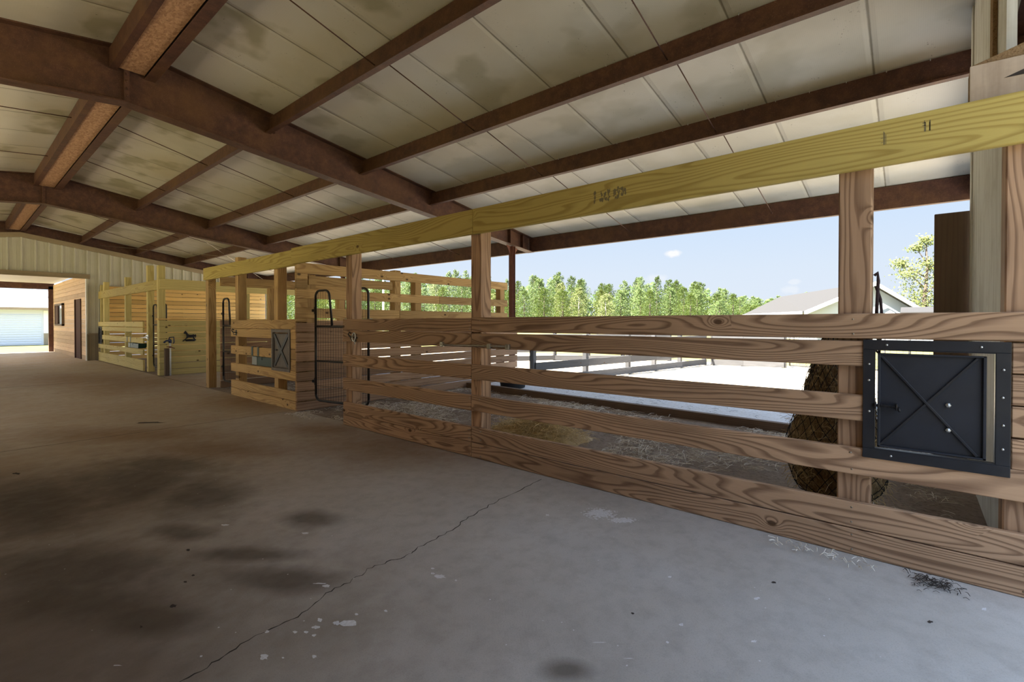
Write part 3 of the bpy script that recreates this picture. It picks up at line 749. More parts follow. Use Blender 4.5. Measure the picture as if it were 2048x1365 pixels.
# ------------------------------------------------------------------ gates
def arc(c, r, a0, a1, n=5):
    return [(c[0] + r * math.cos(math.radians(a0 + (a1 - a0) * i / n)), c[1] + r * math.sin(math.radians(a0 + (a1 - a0) * i / n))) for i in range(n + 1)]
def gate(x, y, ang, L, label, z0=.15, z1=1.735):
    """yoke gate in its local u-z plane, hinge at u=0; ang = direction of u"""
    t = thing('stall_gate', label, 'gate', (x, y, 0), ang, 'yoke gates')
    rr = .09; wl = .30; zm = 1.22
    P = lambda L2: [(u, 0, z) for u, z in L2]
    fr = MB()
    fr.tube(P([(0, z0 + rr)] + [(0, z1 - rr)] + arc((rr, z1 - rr), rr, 180, 90) + [(wl - rr, z1)] + arc((wl - rr, z1 - rr), rr, 90, 5) + [(wl + .055, zm)]), .0165, 8)
    fr.tube(P([(L, z0 + rr)] + [(L, z1 - rr)] + arc((L - rr, z1 - rr), rr, 0, 90) + [(L - wl + rr, z1)] + arc((L - wl + rr, z1 - rr), rr, 90, 175) + [(L - wl - .055, zm)]), .0165, 8)
    fr.tube(P([(0, z0 + rr)] + arc((rr, z0 + rr), rr, 180, 270) + [(L - rr, z0)] + arc((L - rr, z0 + rr), rr, 270, 360)), .0165, 8)
    fr.build('frame', 'gate', t, local=True)
    r2 = MB(); r2.tube([(0, 0, zm), (L, 0, zm)], .0155, 8); r2.build('top_rail', 'gate', t, local=True)
    r3 = MB(); r3.tube([(0, 0, .72), (L, 0, .72)], .0145, 8); r3.build('middle_rail', 'gate', t, local=True)
    w = MB(); n = int(L / .052)
    for i in range(1, n):
        u = L * i / n
        zt = zm
        if u < wl + .03: zt = z1 - .01 if u < wl - .02 else zm + .25
        if u > L - wl - .03: zt = z1 - .01 if u > L - wl + .02 else zm + .25
        w.tube([(u, .0, z0), (u, .0, zt)], .0026, 4, False)
    for z in [z0 + .21 * k for k in range(1, 6)]: w.tube([(0, .003, z), (L, .003, z)], .0022, 4, False)
    w.build('wire_mesh', 'gate', t, local=True)
    for z in (1.45, .42):
        h = MB(); h.box(-.075, .0, -.012, .012, z - .02, z + .02); h.tube([(-.02, 0, z - .05), (-.02, 0, z + .05)], .012, 8); h.build('hinge', 'iron', t, local=True)
    return t
def aim(a, b): return math.atan2(b[1] - a[1], b[0] - a[0])
gate(3.45, 6.60, aim((3.45, 6.60), (3.63, 5.54)), 1.075, 'black wire-mesh yoke gate beside the near end of the foreground fence')
gate(3.47, 10.22, aim((3.47, 10.2), (3.47, 9.2)), 1.0, 'black yoke gate just right of the golden post in the middle distance')
gate(3.47, 15.02, aim((3.47, 15), (3.5, 14)), 1.0, 'farthest black yoke gate, behind the yard hydrant')

# ------------------------------------------------------------------ hatches
def hatch(x, y0, y1, z0, z1, label, fm, pm, big=True):
    """y0 > y1 (left to right in the photo); frame stands proud of the boards at x"""
    t = thing('feed_hatch', label, 'feed hatch', (x - .01, (y0 + y1) / 2, z0), group='feed hatches')
    w = .052 if big else .045
    f = MB()
    for a in ((y1, y0, z1 - w, z1), (y1, y0, z0, z0 + w), (y0 - w, y0, z0 + w, z1 - w), (y1, y1 + w, z0 + w, z1 - w)):
        f.box(x - .010, x - .002, *a, ch=.002)
    for a in ((y1 + w - .006, y0 - w + .006, z1 - w - .004, z1 - w), (y1 + w - .006, y0 - w + .006, z0 + w, z0 + w + .004), (y0 - w - .0, y0 - w + .004, z0 + w, z1 - w), (y1 + w - .004, y1 + w, z0 + w, z1 - w)):
        f.box(x - .010, x + .03, *a, ch=.001)
    f.build('frame', fm, t)
    sc = MB()
    for y, z in ((y0 - .1, z1 - .026), (y1 + .1, z1 - .026), (y0 - .026, z1 - .13), (y0 - .028, z0 + .25), (y0 - .026, (z0 + z1) / 2 + .1), (y1 + .025, z1 - .13), (y1 + .027, z1 - .26), (y1 + .025, z1 - .39), (y1 + .026, z0 + .13), (y0 - .12, z0 + .025)):
        sc.tube([(x - .008, y, z), (x - .014, y, z)], .0055 if big else .006, 8)
    sc.build('screw_heads', 'zinc' if big else 'nickel', t)
    a0, a1 = y0 - w - .010, y1 + w + (.028 if big else .006); c0, c1 = z0 + w + .012, z1 - w - .018
    d = MB(); d.box(x + .012, x + .016, a1, a0, c0, c1, ch=.001)
    for a in ((a0 - .012, a0, c0, c1), (a1, a1 + .012, c0, c1), (a1, a0, c0, c0 + .010), (a1, a0, c1 - .008, c1)): d.box(x - .004, x + .014, *a, ch=.002)
    door = d.build('door_panel', pm, t)
    br = MB(); k = .012 if big else .05
    br.bar((x + .004, a0 - .01, c1 - .01), (x + .004, a1 + .04, c0 + .012), k, .012, up=(1, 0, 0))
    br.bar((x + .004, a0 - .01, c0 + .012), (x + .004, a1 + .04, c1 - .01), k, .012, up=(1, 0, 0))
    bb = MB()
    def flat(p, q, wd, mb, th):
        p, q = V(p), V(q); dd = (q - p).normalized(); sd = V((1, 0, 0)).cross(dd)
        mb.obox((p + q) / 2, (dd, sd, V((1, 0, 0))), ((q - p).length, wd, th), 0, .002)
    wd = .012 if big else .055
    flat((x + .006, a0 - .012, c1 - .012), (x + .006, a1 + .03, c0 + .012), wd, bb, .012); flat((x + .007, a0 - .012, c0 + .012), (x + .007, a1 + .03, c1 - .012), wd, bb, .011)
    bb.build('cross_brace', 'black', door)
    if big:
        l = MB(); zl = z0 + .285; ya = y0 - w + .01
        l.tube([(x - .012, ya, zl), (x - .012, ya - .11, zl)], .006, 8)
        for k in range(12): l.tube([(x - .012, ya - .03 - k * .0055, zl), (x - .012, ya - .032 - k * .0055, zl)], .0105, 8)
        for yy in (ya - .012, ya - .025, ya - .10): l.box(x - .024, x + .012, yy - .004, yy + .004, zl - .018, zl + .016)
        l.tube([(x - .012, ya - .108, zl), (x - .03, ya - .112, zl - .02)], .006, 6)
        l.build('spring_bolt', 'iron', t)
        for y, z in ((-.148, .862), (-.148, .738)):
            q = MB(); q.tube([(x + .012, y, z), (x - .001, y, z)], .011, 6); q.tube([(x - .001, y, z), (x - .006, y, z)], .007, 8); q.build('bolt_head', 'zinc', t)
    else:
        q = MB(); q.box(x - .004, x + .008, y0 - .17, y0 - .10, (z0 + z1) / 2 - .012, (z0 + z1) / 2 + .012); q.build('latch', 'iron', t)
    return t
hatch(3.18, .192, -.362, .548, 1.180, 'large black feed hatch with a thin X brace on the foreground fence at right', 'black', 'black_panel')
hatch(3.25, 7.575, 6.965, .540, 1.172, 'grey feed hatch with a wide dark X on the golden fence', 'grey_panel', 'grey_panel', False)
hatch(3.33, 20.98, 20.48, .57, 1.145, 'narrow black hatch at the far left end of the pale yellow fence', 'black', 'black_panel', False)

# ------------------------------------------------------------------ feeders hung on the fences
def feeder(x, ya, yb, z0, z1, rail_top, rail_bot, hooks, label):
    t = thing('fence_feeder', label, 'feeder', (x + .1, (ya + yb) / 2, z0), group='hook-over feeders')
    m = MB(); th = .006
    X0, X1 = x + .045, x + .27
    for f in ([(X0, ya, z0), (X0, yb, z0), (X0, yb - .02, z1), (X0, ya + .03, z1)], [(X1 - .06, ya - .02, z0), (X1 - .06, yb + .02, z0), (X1, yb - .02, z1), (X1, ya + .03, z1)]):
        m.prism(f, (th, 0, 0))
    m.prism([(X0, ya, z0), (X1 - .06, ya - .02, z0), (X1, ya + .03, z1), (X0, ya + .03, z1)], (0, -th, 0))
    m.prism([(X0, yb, z0), (X1 - .06, yb + .02, z0), (X1, yb - .02, z1), (X0, yb - .02, z1)], (0, th, 0))
    m.box(X0, X1 - .06, yb, ya, z0 - .004, z0 + .004)
    m.build('tub', 'green_plastic', t)
    s = MB(); s.box(X0 - .006, X0, ya - .17, ya + .02, z0 + .004, z1 - .004, ch=.002); s.build('pale_corner', 'green_pale', t)
    for y in hooks:
        h = MB(); h.box(x - .008, x - .003, y - .03, y + .03, rail_bot + .006, rail_top + .006, ch=.001); h.box(x - .008, x + .046, y - .03, y + .03, rail_top + .004, rail_top + .009, ch=.001)
        h.box(x + .040, x + .045, y - .03, y + .03, z1 - .05, rail_top + .006, ch=.001); h.build('hook_strap', 'green_plastic', t)
feeder(3.25, 8.40, 7.62, .575, .715, .871, .728, (8.30, 8.07), 'dark green feed trough hooked over a rail of the golden fence')
feeder(3.33, 17.15, 16.1, .575, .70, .872, .728, (17.08, 16.70), 'dark green feed trough hooked over a rail of the pale yellow fence')

# ------------------------------------------------------------------ latches and small hardware
def latch(x, y, z, label, ring=True, mat='iron'):
    t = thing('gate_latch', label, 'latch', (x - .02, y, z), group='gate latches')
    b = MB(); b.box(x - .006, x + .0002, y - .02, y + .02, z - .05, z + .05); b.build('plate', mat, t)
    b = MB()
    b.tube([(x - .012, y - .06, z + .0), (x - .03, y + .03, z + .005), (x - .04, y + .07, z + .02), (x - .04, y + .095, z + .045), (x - .035, y + .075, z + .065), (x - .03, y + .05, z + .05)], .0075, 6)
    b.tube([(x - .03, y + .09, z + .03), (x - .03, y + .03, z - .035), (x - .03, y - .05, z - .03)], .005, 6)
    b.build('hook', mat, t)
    if ring:
        b = MB(); c = (x - .042, y - .035, z + .01)
        b.tube([(c[0] + .004 * math.sin(a), c[1] + .033 * math.cos(a), c[2] + .05 * math.sin(a)) for a in [k * 6.283 / 16 for k in range(17)]], .0075, 6)
        b.tube([(c[0], c[1] - .01, c[2] - .05), (c[0], c[1] - .02, c[2] - .085)], .006, 6)
        b.build('ring', 'zinc', t)
latch(3.181, 5.13, 1.09, 'black gate latch with a silver ring at the near end of the foreground fence')
latch(3.25, 8.97, 1.10, 'black hook latch on the upper rail of the golden fence', False)
t = thing('slide_latch', 'silver slide latch on the dark gate post of the farthest stall', 'latch', (3.35, 15.1, .85))
bx(3.362, 3.370, 15.06, 15.26, .86, .96).build('plate', 'zinc', t)
b = MB(); b.tube([(3.35, 15.3, .91), (3.35, 14.95, .91)], .012, 8); b.tube([(3.35, 15.0, .91), (3.34, 14.97, .82)], .014, 8); b.build('bolt', 'zinc', t)
t = thing('slide_bar', 'long silver slide bar across the second rail by the post in the middle', 'slide bar', (3.16, 3.1, 1.05))
tb([(3.163, 3.56, 1.052), (3.163, 2.70, 1.062)], .009, 8).build('rod', 'nickel', t)
for y in (3.555, 2.92, 2.70):
    b = MB(); b.box(3.15, 3.179, y - .022, y + .022, 1.034, 1.082, ch=.004); b.tube([(3.152, y, 1.06), (3.146, y, 1.06)], .007, 6); b.build('bracket', 'nickel', t)

# horse-shaped rack: a plain running-horse outline on a base bar
t = thing('horse_shaped_rack', 'black iron horse-shaped rack on the pale plank divider', 'tack rack', (3.92, 13.79, .82))
prof = [(3.80, 1.04), (3.825, 1.075), (3.835, 1.06), (3.86, 1.03), (3.875, .995), (3.91, .975), (3.965, .975), (4.0, .985), (4.02, .965), (4.045, .985), (4.055, .945), (4.045, .905), (4.035, .90), (4.04, .94), (4.02, .935), (4.01, .90), (4.03, .87), (4.02, .845), (4.0, .87), (3.985, .905), (3.92, .905), (3.895, .915), (3.865, .89), (3.835, .865), (3.815, .845), (3.805, .86), (3.835, .89), (3.85, .925), (3.845, .97), (3.825, 1.0), (3.80, 1.0), (3.785, 1.015)]
b = MB(); b.prism([(x, 13.745, z) for x, z in prof], (0, .028, 0)); b.build('figure', 'iron', t)
b = MB(); b.tube([(3.80, 13.76, .845), (4.05, 13.76, .845)], .016, 8); b.tube([(3.8, 13.76, .845), (3.76, 13.72, .82)], .012, 6); b.box(3.84, 4.03, 13.755, 13.801, .81, .86); b.build('base_bar', 'iron', t)

# yard hydrant and its wooden post
t = thing('yard_hydrant', 'white yard hydrant pipe with a dark blue lever head in the cross aisle', 'hydrant', (3.47, 13.62, 0))
tb([(3.47, 13.62, 0), (3.47, 13.62, .80)], .02, 12).build('pipe', 'galv', t)
b = MB(); b.tube([(3.47, 13.62, .79), (3.47, 13.62, .85), (3.46, 13.62, .875)], [.035, .032, .02], 10)
b.tube([(3.47, 13.62, .83), (3.40, 13.62, .845), (3.36, 13.62, .815), (3.35, 13.62, .79)], [.02, .018, .02, .022], 8)
b.build('head', 'blue', t)
b = MB(); b.tube([(3.44, 13.62, .85), (3.46, 13.62, .92), (3.545, 13.62, .93), (3.55, 13.62, .80), (3.53, 13.62, .77)], .013, 8); b.build('lever', 'blue', t)
b = MB(); b.tube([(3.47, 13.62, .67), (3.47, 13.62, .71)], .03, 10); b.tube([(3.40, 13.63, .70), (3.5, 13.6, .68), (3.56, 13.6, .655)], .011, 6); b.build('clamp', 'steel_red', t)
b = MB(); b.box(3.365, 3.445, 13.60, 13.70, 0, .66, 2, .006); tag(b.build('wooden_stake', 'wood_dark'), 'short dark wooden stake next to the hydrant pipe', 'stake')

# ------------------------------------------------------------------ run: hay net, rope, hay, straw, curb, tub
hc = V((3.72, .36, 0))
prof = [(.02, .13), (.10, .135), (.19, .17), (.25, .25), (.268, .36), (.262, .48), (.24, .60), (.212, .72), (.18, .84), (.15, .96), (.115, 1.08), (.075, 1.19), (.04, 1.27), (.03, 1.30)]
t = thing('hay_net', 'bulging black hay net hanging behind the post and hatch at right', 'hay net', (hc.x, hc.y, .13))
def netr(z, a):
    for (r0, z0), (r1, z1) in zip(prof, prof[1:]):
        if z0 <= z <= z1: r = r0 + (r1 - r0) * (z - z0) / max(z1 - z0, 1e-6); break
    else: r = prof[-1][0]
    return r * (1 + .06 * math.sin(3 * a + z * 5) + .04 * math.sin(7 * a - z * 9))
b = MB(); n = 40; zz = [.132 + (1.298 - .132) * k / 46 for k in range(47)]
vs = []
for z in zz:
    for k in range(n):
        a = 2 * math.pi * k / n; r = netr(z, a) * .965 + R.uniform(-.006, .006); vs.append((hc.x + r * math.cos(a), hc.y + r * math.sin(a), z))
fs = [(i * n + k, i * n + (k + 1) % n, (i + 1) * n + (k + 1) % n, (i + 1) * n + k) for i in range(len(zz) - 1) for k in range(n)] + [tuple(range(n))[::-1]]
b.add(vs, fs, smooth=True); b.build('packed_hay', 'hayball', t)
b = MB(); turns = 22
for sg in (-1, 1):
    for j in range(turns):
        P = []
        for k in range(26):
            z = .14 + 1.15 * k / 25; a = 2 * math.pi * j / turns + sg * k * .135; r = netr(z, a) * 1.0 + .004
            P.append((hc.x + r * math.cos(a), hc.y + r * math.sin(a), z))
        b.tube(P, .0021, 4, False)
b.build('netting', 'net', t)
b = MB()
for _ in range(1700):
    z = .15 + R.random() ** 1.2 * 1.0; a = R.uniform(0, 6.283); r = netr(z, a) - .004
    p = V((hc.x + r * math.cos(a), hc.y + r * math.sin(a), z))
    d = V((R.uniform(-1, 1) + .3 * math.cos(a), R.uniform(-1, 1) + .3 * math.sin(a), R.uniform(-1, .6)))
    b.strip(p, d, R.uniform(.03, .10), R.uniform(.0015, .003), .012)
o = b.build('poking_stalks', 'hay', t); o['kind'] = 'stuff'
b = MB()
b.tube([(3.30, .142, 1.30), (3.29, .138, 1.40), (3.285, .134, 1.50), (3.28, .137, 1.545), (3.275, .150, 1.53)], .008, 8)
b.tube([(3.285, .144, 1.47), (3.31, .125, 1.40), (3.32, .118, 1.30), (3.34, .13, 1.1), (3.50, .24, 1.19), (3.70, .35, 1.315)], .007, 8)
b.tube([(3.30, .142, 1.30), (3.32, .13, 1.12), (3.55, .27, 1.22), (3.73, .37, 1.318)], .007, 8)
tag(b.build('tie_rope', 'rope'), 'dark red rope looped on the right side of the post above the hay net', 'rope')

b = MB()
for _ in range(5200):
    r = min(1.0, abs(R.gauss(0, .5))); a = R.uniform(0, 6.283)
    x = 4.32 + r * (.42 * math.cos(a)); y = 3.25 + r * (.62 * math.sin(a)); h = .16 * max(0, 1 - r * r / 1.1) ** 1.1
    d = V((R.uniform(-1, 1), R.uniform(-1, 1), R.uniform(-.35, .35)))
    b.strip((x, y, .006 + h * R.uniform(.3, 1.0)), d, R.uniform(.06, .18), R.uniform(.002, .004), R.uniform(.0, .03))
vs = [(4.32, 3.25, .075)]; n = 28
for rr, hh in ((.3, .065), (.6, .04), (.85, .015), (1.05, -.012)):
    for k in range(n):
        a = 2 * math.pi * k / n; q = rr * (1 + .1 * math.sin(5 * a)); vs.append((4.32 + q * .42 * math.cos(a), 3.25 + q * .62 * math.sin(a), hh))
fs = [(0, 1 + k, 1 + (k + 1) % n) for k in range(n)] + [(1 + i * n + k, 1 + (i + 1) * n + k, 1 + (i + 1) * n + (k + 1) % n, 1 + i * n + (k + 1) % n) for i in range(3) for k in range(n)]
b.add(vs, fs, bid=(1, .12, .12), smooth=True)
tag(b.build('hay_pile', 'hay'), 'loose heap of golden hay on the dirt behind the foreground fence', 'hay pile')

b = MB()
def scatter(n, x0, x1, y0, y1, lo=.04, hi=.14, pred=None):
    c = 0
    while c < n:
        x = R.uniform(x0, x1); y = R.uniform(y0, y1)
        cl = math.sin(x * 2.3 + 1) * math.sin(y * 1.9 + .6) + math.sin(x * 5.1) * math.sin(y * 4.3) * .6
        if pred and not pred(x, y): continue
        if R.random() > .35 + .5 * cl: c += .15; continue
        c += 1; a = R.uniform(0, 6.283)
        b.strip((x, y, .012 + R.uniform(0, .012)), (math.cos(a), math.sin(a), R.uniform(-.06, .18)), R.uniform(lo, hi), R.uniform(.0025, .005), R.uniform(0, .02))
scatter(6500, 3.53, 6.4, -.2, 6.5, .05, .15, lambda x, y: x < 6.0 + .059 * (y + .3) and ((x - 4.32) / .74) ** 2 + ((y - 3.25) / .95) ** 2 > 1)
tag(b.build('loose_straw', 'straw'), 'pale straw scattered over the dirt behind the foreground fence', 'straw', kind='stuff')
b = MB(); scatter(900, 3.55, 6, 7.05, 10.15)
tag(b.build('loose_straw', 'straw'), 'pale straw on the ground inside the stall behind the golden fence', 'straw', kind='stuff')
b = MB(); scatter(380, 3.0, 3.38, 5.5, 6.5, .03, .08)
tag(b.build('loose_straw', 'straw'), 'thin straw litter at the foot of the nearest mesh gate', 'straw', kind='stuff')
b = MB(); scatter(45, 3.0, 3.11, .12, .6, .02, .05)
tag(b.build('loose_straw', 'straw'), 'few straw bits along the foot of the foreground fence at far right', 'straw', kind='stuff')
b = MB()
for _ in range(260):
    a = R.uniform(0, 6.283); b.strip((R.uniform(6.75, 9.1), R.uniform(-.2, 5.3), .03), (math.cos(a), math.sin(a), R.uniform(0, .1)), R.uniform(.03, .1), .004, .008)
tag(b.build('apron_litter', 'debris'), 'dark chaff scattered on the concrete apron past the timber curb', 'litter', kind='stuff')
b = MB()
for _ in range(130):
    a = R.uniform(0, 6.283); b.strip((3.06 + R.gauss(0, .035), -.10 + R.gauss(0, .05), .004 + R.random() * .01), (math.cos(a), math.sin(a), .1), R.uniform(.015, .05), .003, .006)
tag(b.build('chaff_clump', 'debris'), 'small dark clump of chaff on the concrete near the fence foot at right', 'litter', kind='stuff')
b = MB(); b.bar((6.19, -.3, .045), (6.60, 6.66, .045), .11, .09)
tag(b.build('timber_curb', 'wood_dark'), 'dark timber curb on the ground between the run and the concrete apron', 'curb')
b = MB(); b.lathe([(.22, -.018), (.235, -.01), (.27, .20), (.28, .205), (.28, .22), (.255, .22), (.225, .005), (.0, .0)], (7.02, 5.86, .044), 28)
tag(b.build('rubber_tub', 'tub'), 'low black rubber tub past the curb at the end of the brown divider', 'tub')

# white end wall of the run and bits around it
b = MB(); b.prism([(3.60, -.42, 0), (5.28, -.42, 0), (5.28, -.42, zr(5.28) - .01), (3.60, -.42, zr(3.6) - .01)], (0, .04, 0))
struct('wall_right', b, 'whiteboard')
b = MB(); b.prism([(3.93, -.379, 2.6), (4.05, -.379, 2.6), (4.05, -.379, zr(4.05) - .02), (3.93, -.379, zr(3.93) - .02)], (0, .02, 0)); struct('trim_6', b, 'tan_edge')
b = MB(); b.box(5.29, 5.40, -.47, -.37, 0, zr(5.4) - .02, 2); tag(b.build('edge_post', 'whiteboard'), 'whitewashed post at the outer edge of the white end wall', 'post')
b = MB(); b.box(5.42, 5.46, -.40, -.155, .0, 2.195, 2, .004)
tag(b.build('standing_plywood', 'plywood'), 'tall dark brown plywood sheet standing beside the white end wall', 'plywood')
t = thing('plywood_box', 'peeling tan plywood box on the header beam at the upper right corner', 'plywood box', (3.42, -.6, 2.33))
b = MB(); b.prism([(3.325, -.225, 2.338), (3.325, -1.1, 2.338), (3.325, -1.1, 2.535), (3.325, -.225, 2.56)], (.025, 0, 0)); b.build('face_board', 'tanboard', t)
b = MB(); b.prism([(3.35, -.23, 2.338), (3.35, -1.1, 2.338), (3.35, -1.1, 2.61), (3.35, -.5, 2.65), (3.35, -.3, 2.59), (3.35, -.23, 2.57)], (.16, 0, 0)); b.build('backing', 'tan_edge', t)
b = MB(); b.prism([(3.3235, -.345, 2.465), (3.3235, -.9, 2.445), (3.3235, -.9, 2.49), (3.3235, -.42, 2.49)], (.0015, 0, 0)); b.build('slot', 'debris', t)

# enclosing sides out of the picture (stall fronts behind the camera's left)
b = MB()
for i in range(16): b.box(-.58, -.54, -.8, 7.2, i * .15, i * .15 + .146, 1, .004)
b.box(-.58, -.545, -.8, 4.6, 2.41, 3.9, 1, .004)
struct('wall_left', b, 'wood_mid')
b = MB(); b.prism([(-.53, -.84, 0), (.95, -.84, 0), (.95, -.84, zr(.95) - .02), (-.53, -.84, zr(-.53) - .02)], (0, .03, 0)); struct('wall_back', b, 'wood_mid')

# ------------------------------------------------------------------ yard: grey fences, mesh gate, pole
GZ = -.3
def rail_fence(pl, rails, label, posth=1.25, mat='wood_grey', name='paddock_fence', ends=True):
    c = V(pl[len(pl) // 2]); t = thing(name, label, 'fence', (c.x, c.y, GZ))
    for p in pl:
        b = MB(); b.box(p[0] - .065, p[0] + .065, p[1] - .065, p[1] + .065, GZ, GZ + posth, 2, .01); b.build('post', mat, t)
    for i in range(len(pl) - 1):
        a, c = V((*pl[i], 0)), V((*pl[i + 1], 0)); d = (c - a).normalized(); sd = V((d.y, -d.x, 0))
        if sd.dot(V((-1, -.8, 0))) < 0: sd = -sd
        for z0, z1 in rails:
            zc = GZ + (z0 + z1) / 2; b = MB(); b.bar(a + sd * .09 + V((0, 0, zc)), c + sd * .09 + V((0, 0, zc)), z1 - z0, .04); b.build('rail', mat, t)
    return t
RL = ((.02, .22), (.37, .57), (.90, 1.10))
rail_fence([(9.5, 7.27), (11.5, 6.95), (13.48, 6.64), (14.9, 6.42), (16.5, 6.17), (18.23, 5.9)], RL, 'weathered grey plank fence running out from the brown divider into the sand')
rail_fence([(18.32, 5.6), (18.5, 4.6), (18.75, 3.35)], RL, 'weathered grey plank fence across the back of the sand, left of the mesh gate')
rail_fence([(13.2, 13.4), (16.4, 11.4), (17.1, 10.2), (18.0, 9.1), (19.2, 7.6)], RL, 'grey plank fence farther out behind the sand at left')
t = thing('mesh_gate', 'thin wire-mesh gate at the back of the sand near the hay net', 'gate', (18.9, 1.5, GZ))
b = MB()
for y in (3.2, .6): b.tube([(18.9, y, GZ + .08), (18.9, y, GZ + 1.2)], .025, 6)
for z in (.08, 1.2): b.tube([(18.9, 3.2, GZ + z), (18.9, .6, GZ + z)], .025, 6)
b.build('frame', 'wood_grey', t)
b = MB()
for k in range(27): b.tube([(18.9, 3.2 - k * .1, GZ + .08), (18.9, 3.2 - k * .1, GZ + 1.2)], .004, 4, False)
for k in range(11): b.tube([(18.9, 3.2, GZ + .08 + k * .11), (18.9, .6, GZ + .08 + k * .11)], .004, 4, False)
b.build('wire_mesh', 'wood_grey', t)
t = thing('mesh_fence', 'low dark wire-mesh fence on the lawn beyond the plank fence', 'fence', (25, 8, GZ))
b = MB()
for k in range(9): b.tube([(24.5, 14 - k * 2., GZ), (24.5, 14 - k * 2., GZ + 1.2)], .04, 6)
b.build('post', 'wood_grey', t)
b = MB()
for z in (.1, .3, .5, .7, .9, 1.1): b.tube([(24.5, 14, GZ + z), (24.5, -2, GZ + z)], .008, 4, False)
for k in range(80): b.tube([(24.5, 14 - k * .2, GZ + .1), (24.5, 14 - k * .2, GZ + 1.1)], .006, 4, False)
b.build('wire_mesh', 'wood_grey', t)
b = MB(); b.tube([(21.0, 30.1, -.3), (21.0, 30.1, 6.2)], .07, 10); tag(b.build('utility_pole', 'white'), 'thin white pole on the lawn seen through the divider rails', 'pole')

# ------------------------------------------------------------------ house
t = thing('house', 'white house with a grey shingle roof beyond the yard at right', 'house', (62, 8, GZ))
RA, RB = V((75.7, 14.1, 4.95)), V((53.5, 2.5, 4.95))
EA, EB = V((77.2, 19.2, 2.55)), V((50.9, 7.55, 2.35)); ER, ERa = V((55.4, -1.0, 2.3)), V((77.5, 10.6, 2.3))
th = V((0, 0, -.18))
b = MB()
b.prism([RA, EA, EB, RB], th); b.prism([RB, ER, ERa, RA], th); b.prism([RA, ERa, EA], th)
b.build('roof', 'shingle', t)
b = MB()
ov = V((-.35, -.17, 0))
b.prism([EB + ov, RB + ov, RB + ov + V((0, 0, -.35)), EB + ov + V((0, 0, -.35))], -ov * .4); b.prism([RB + ov, ER + ov, ER + ov + V((0, 0, -.35)), RB + ov + V((0, 0, -.35))], -ov * .4)
b.bar(EA + V((-.1, .1, -.16)), EB + V((-.1, .1, -.16)), .3, .05)
b.build('fascia', 'white', t)
b = MB(); d = V((.6, .3, 0))
b.prism([EB + d + th, RB + d + th, ER + d + th, V((ER.x + d.x, ER.y + d.y, GZ)), V((EB.x + d.x, EB.y + d.y, GZ))], V((.25, .13, 0)))
b.prism([EB + d + th, EA + d + th, V((EA.x + d.x, EA.y + d.y, GZ)), V((EB.x + d.x, EB.y + d.y, GZ))], V((.15, -.3, 0)))
b.build('wall', 'siding', t)
b = MB(); b.prism([(49.5, .6, 2.0), (49.5, -6.5, 2.0), (53, -6.5, 2.5), (53, .6, 2.5)], (0, 0, .12)); b.build('porch_roof', 'shingle', t)
b = MB(); b.prism([(49.4, 2.0, 1.75), (49.4, 1.25, 2.3), (49.4, .5, 1.75)], (3, 0, 0)); b.build('porch_gable', 'white', t)
b = MB(); b.box(50, 53, -6.4, 2.0, GZ, 1.9); b.build('porch_wall', 'siding', t)

# ------------------------------------------------------------------ shed beyond the hall
t = thing('roller_door_shed', 'long white shed with roller doors framed by the far doorway', 'shed', (2, 40, 0))
YS = 39.0
bx(-14, 9, YS, YS + 4.1, -.05, 2.1).build('wall', 'shedwall', t)
b = MB(); b.prism([(-14.3, YS - .3, 2.08), (-14.3, YS + 4, 3.9), (-14.3, YS + 4, 3.98), (-14.3, YS - .3, 2.16)], (23.6, 0, 0)); b.build('roof', 'shedroof', t)
bx(-14.3, 9.3, YS - .36, YS - .31, 2.02, 2.16).build('gutter', 'taupe', t)
for x0, x1 in ((-.4, 3.62), (4.05, 8.1), (-4.9, -.85)):
    b = MB()
    for k in range(26): b.box(x0, x1, YS - .03 - .012 * (k % 2), YS - .002, .0 + k * .067, .066 + k * .067, ch=.008)
    b.build('roller_door', 'garage', t)
for x in (3.84, -.62):
    bx(x - .13, x + .13, YS - .05, YS - .002, 0, 2.0).build('pillar', 'white', t)
    bx(x - .12, x + .12, YS - .065, YS - .051, 0, .66).build('pillar_base', 'taupe_wall', t)

# ------------------------------------------------------------------ trees
def pine_mesh(seed, H, rad, base, mat, n=3000, leaf=.34, lobes=34):
    r = random.Random(seed); m = MB(); L = []
    for i in range(lobes):
        f = (i + .5) / lobes; z = base + (H - base) * f
        rr = rad * (1 - f ** 4.5) * (1.0 if f > .15 else .9) + .45
        a = i * 2.4 + r.uniform(-.5, .5); d = rr * r.uniform(.3, .8)
        L.append((V((d * math.cos(a), d * math.sin(a), z)), rr * r.uniform(.32, .55) + .15))
    for k in range(n):
        c, q = L[r.randrange(lobes)]
        v = V((r.gauss(0, 1), r.gauss(0, 1), r.gauss(0, .75))).normalized() * q * (r.random() ** .35)
        p = c + v; s = leaf * r.uniform(.5, 1.2)
        a = V((r.gauss(0, 1), r.gauss(0, 1), r.gauss(0, .7))).normalized(); b_ = a.orthogonal().normalized()
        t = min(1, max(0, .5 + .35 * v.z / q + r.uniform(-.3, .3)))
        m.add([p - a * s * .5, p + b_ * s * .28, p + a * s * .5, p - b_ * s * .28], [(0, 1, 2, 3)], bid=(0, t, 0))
    return m
def trunk_mesh(H, r0, seed=0, limbs=10, base=2):
    r = random.Random(seed); m = MB()
    m.tube([(0, 0, 0), (.05, .03, H * .5), (0, .05, H * .97)], [r0, r0 * .75, r0 * .2], 8)
    for i in range(limbs):
        z = base + (H * .9 - base) * i / limbs; a = r.uniform(0, 6.28); l = (1 - i / limbs) * H * .16 + .4
        m.tube([(0, 0, z), (l * math.cos(a), l * math.sin(a), z + l * .35)], [r0 * .25, r0 * .08], 5)
    return m
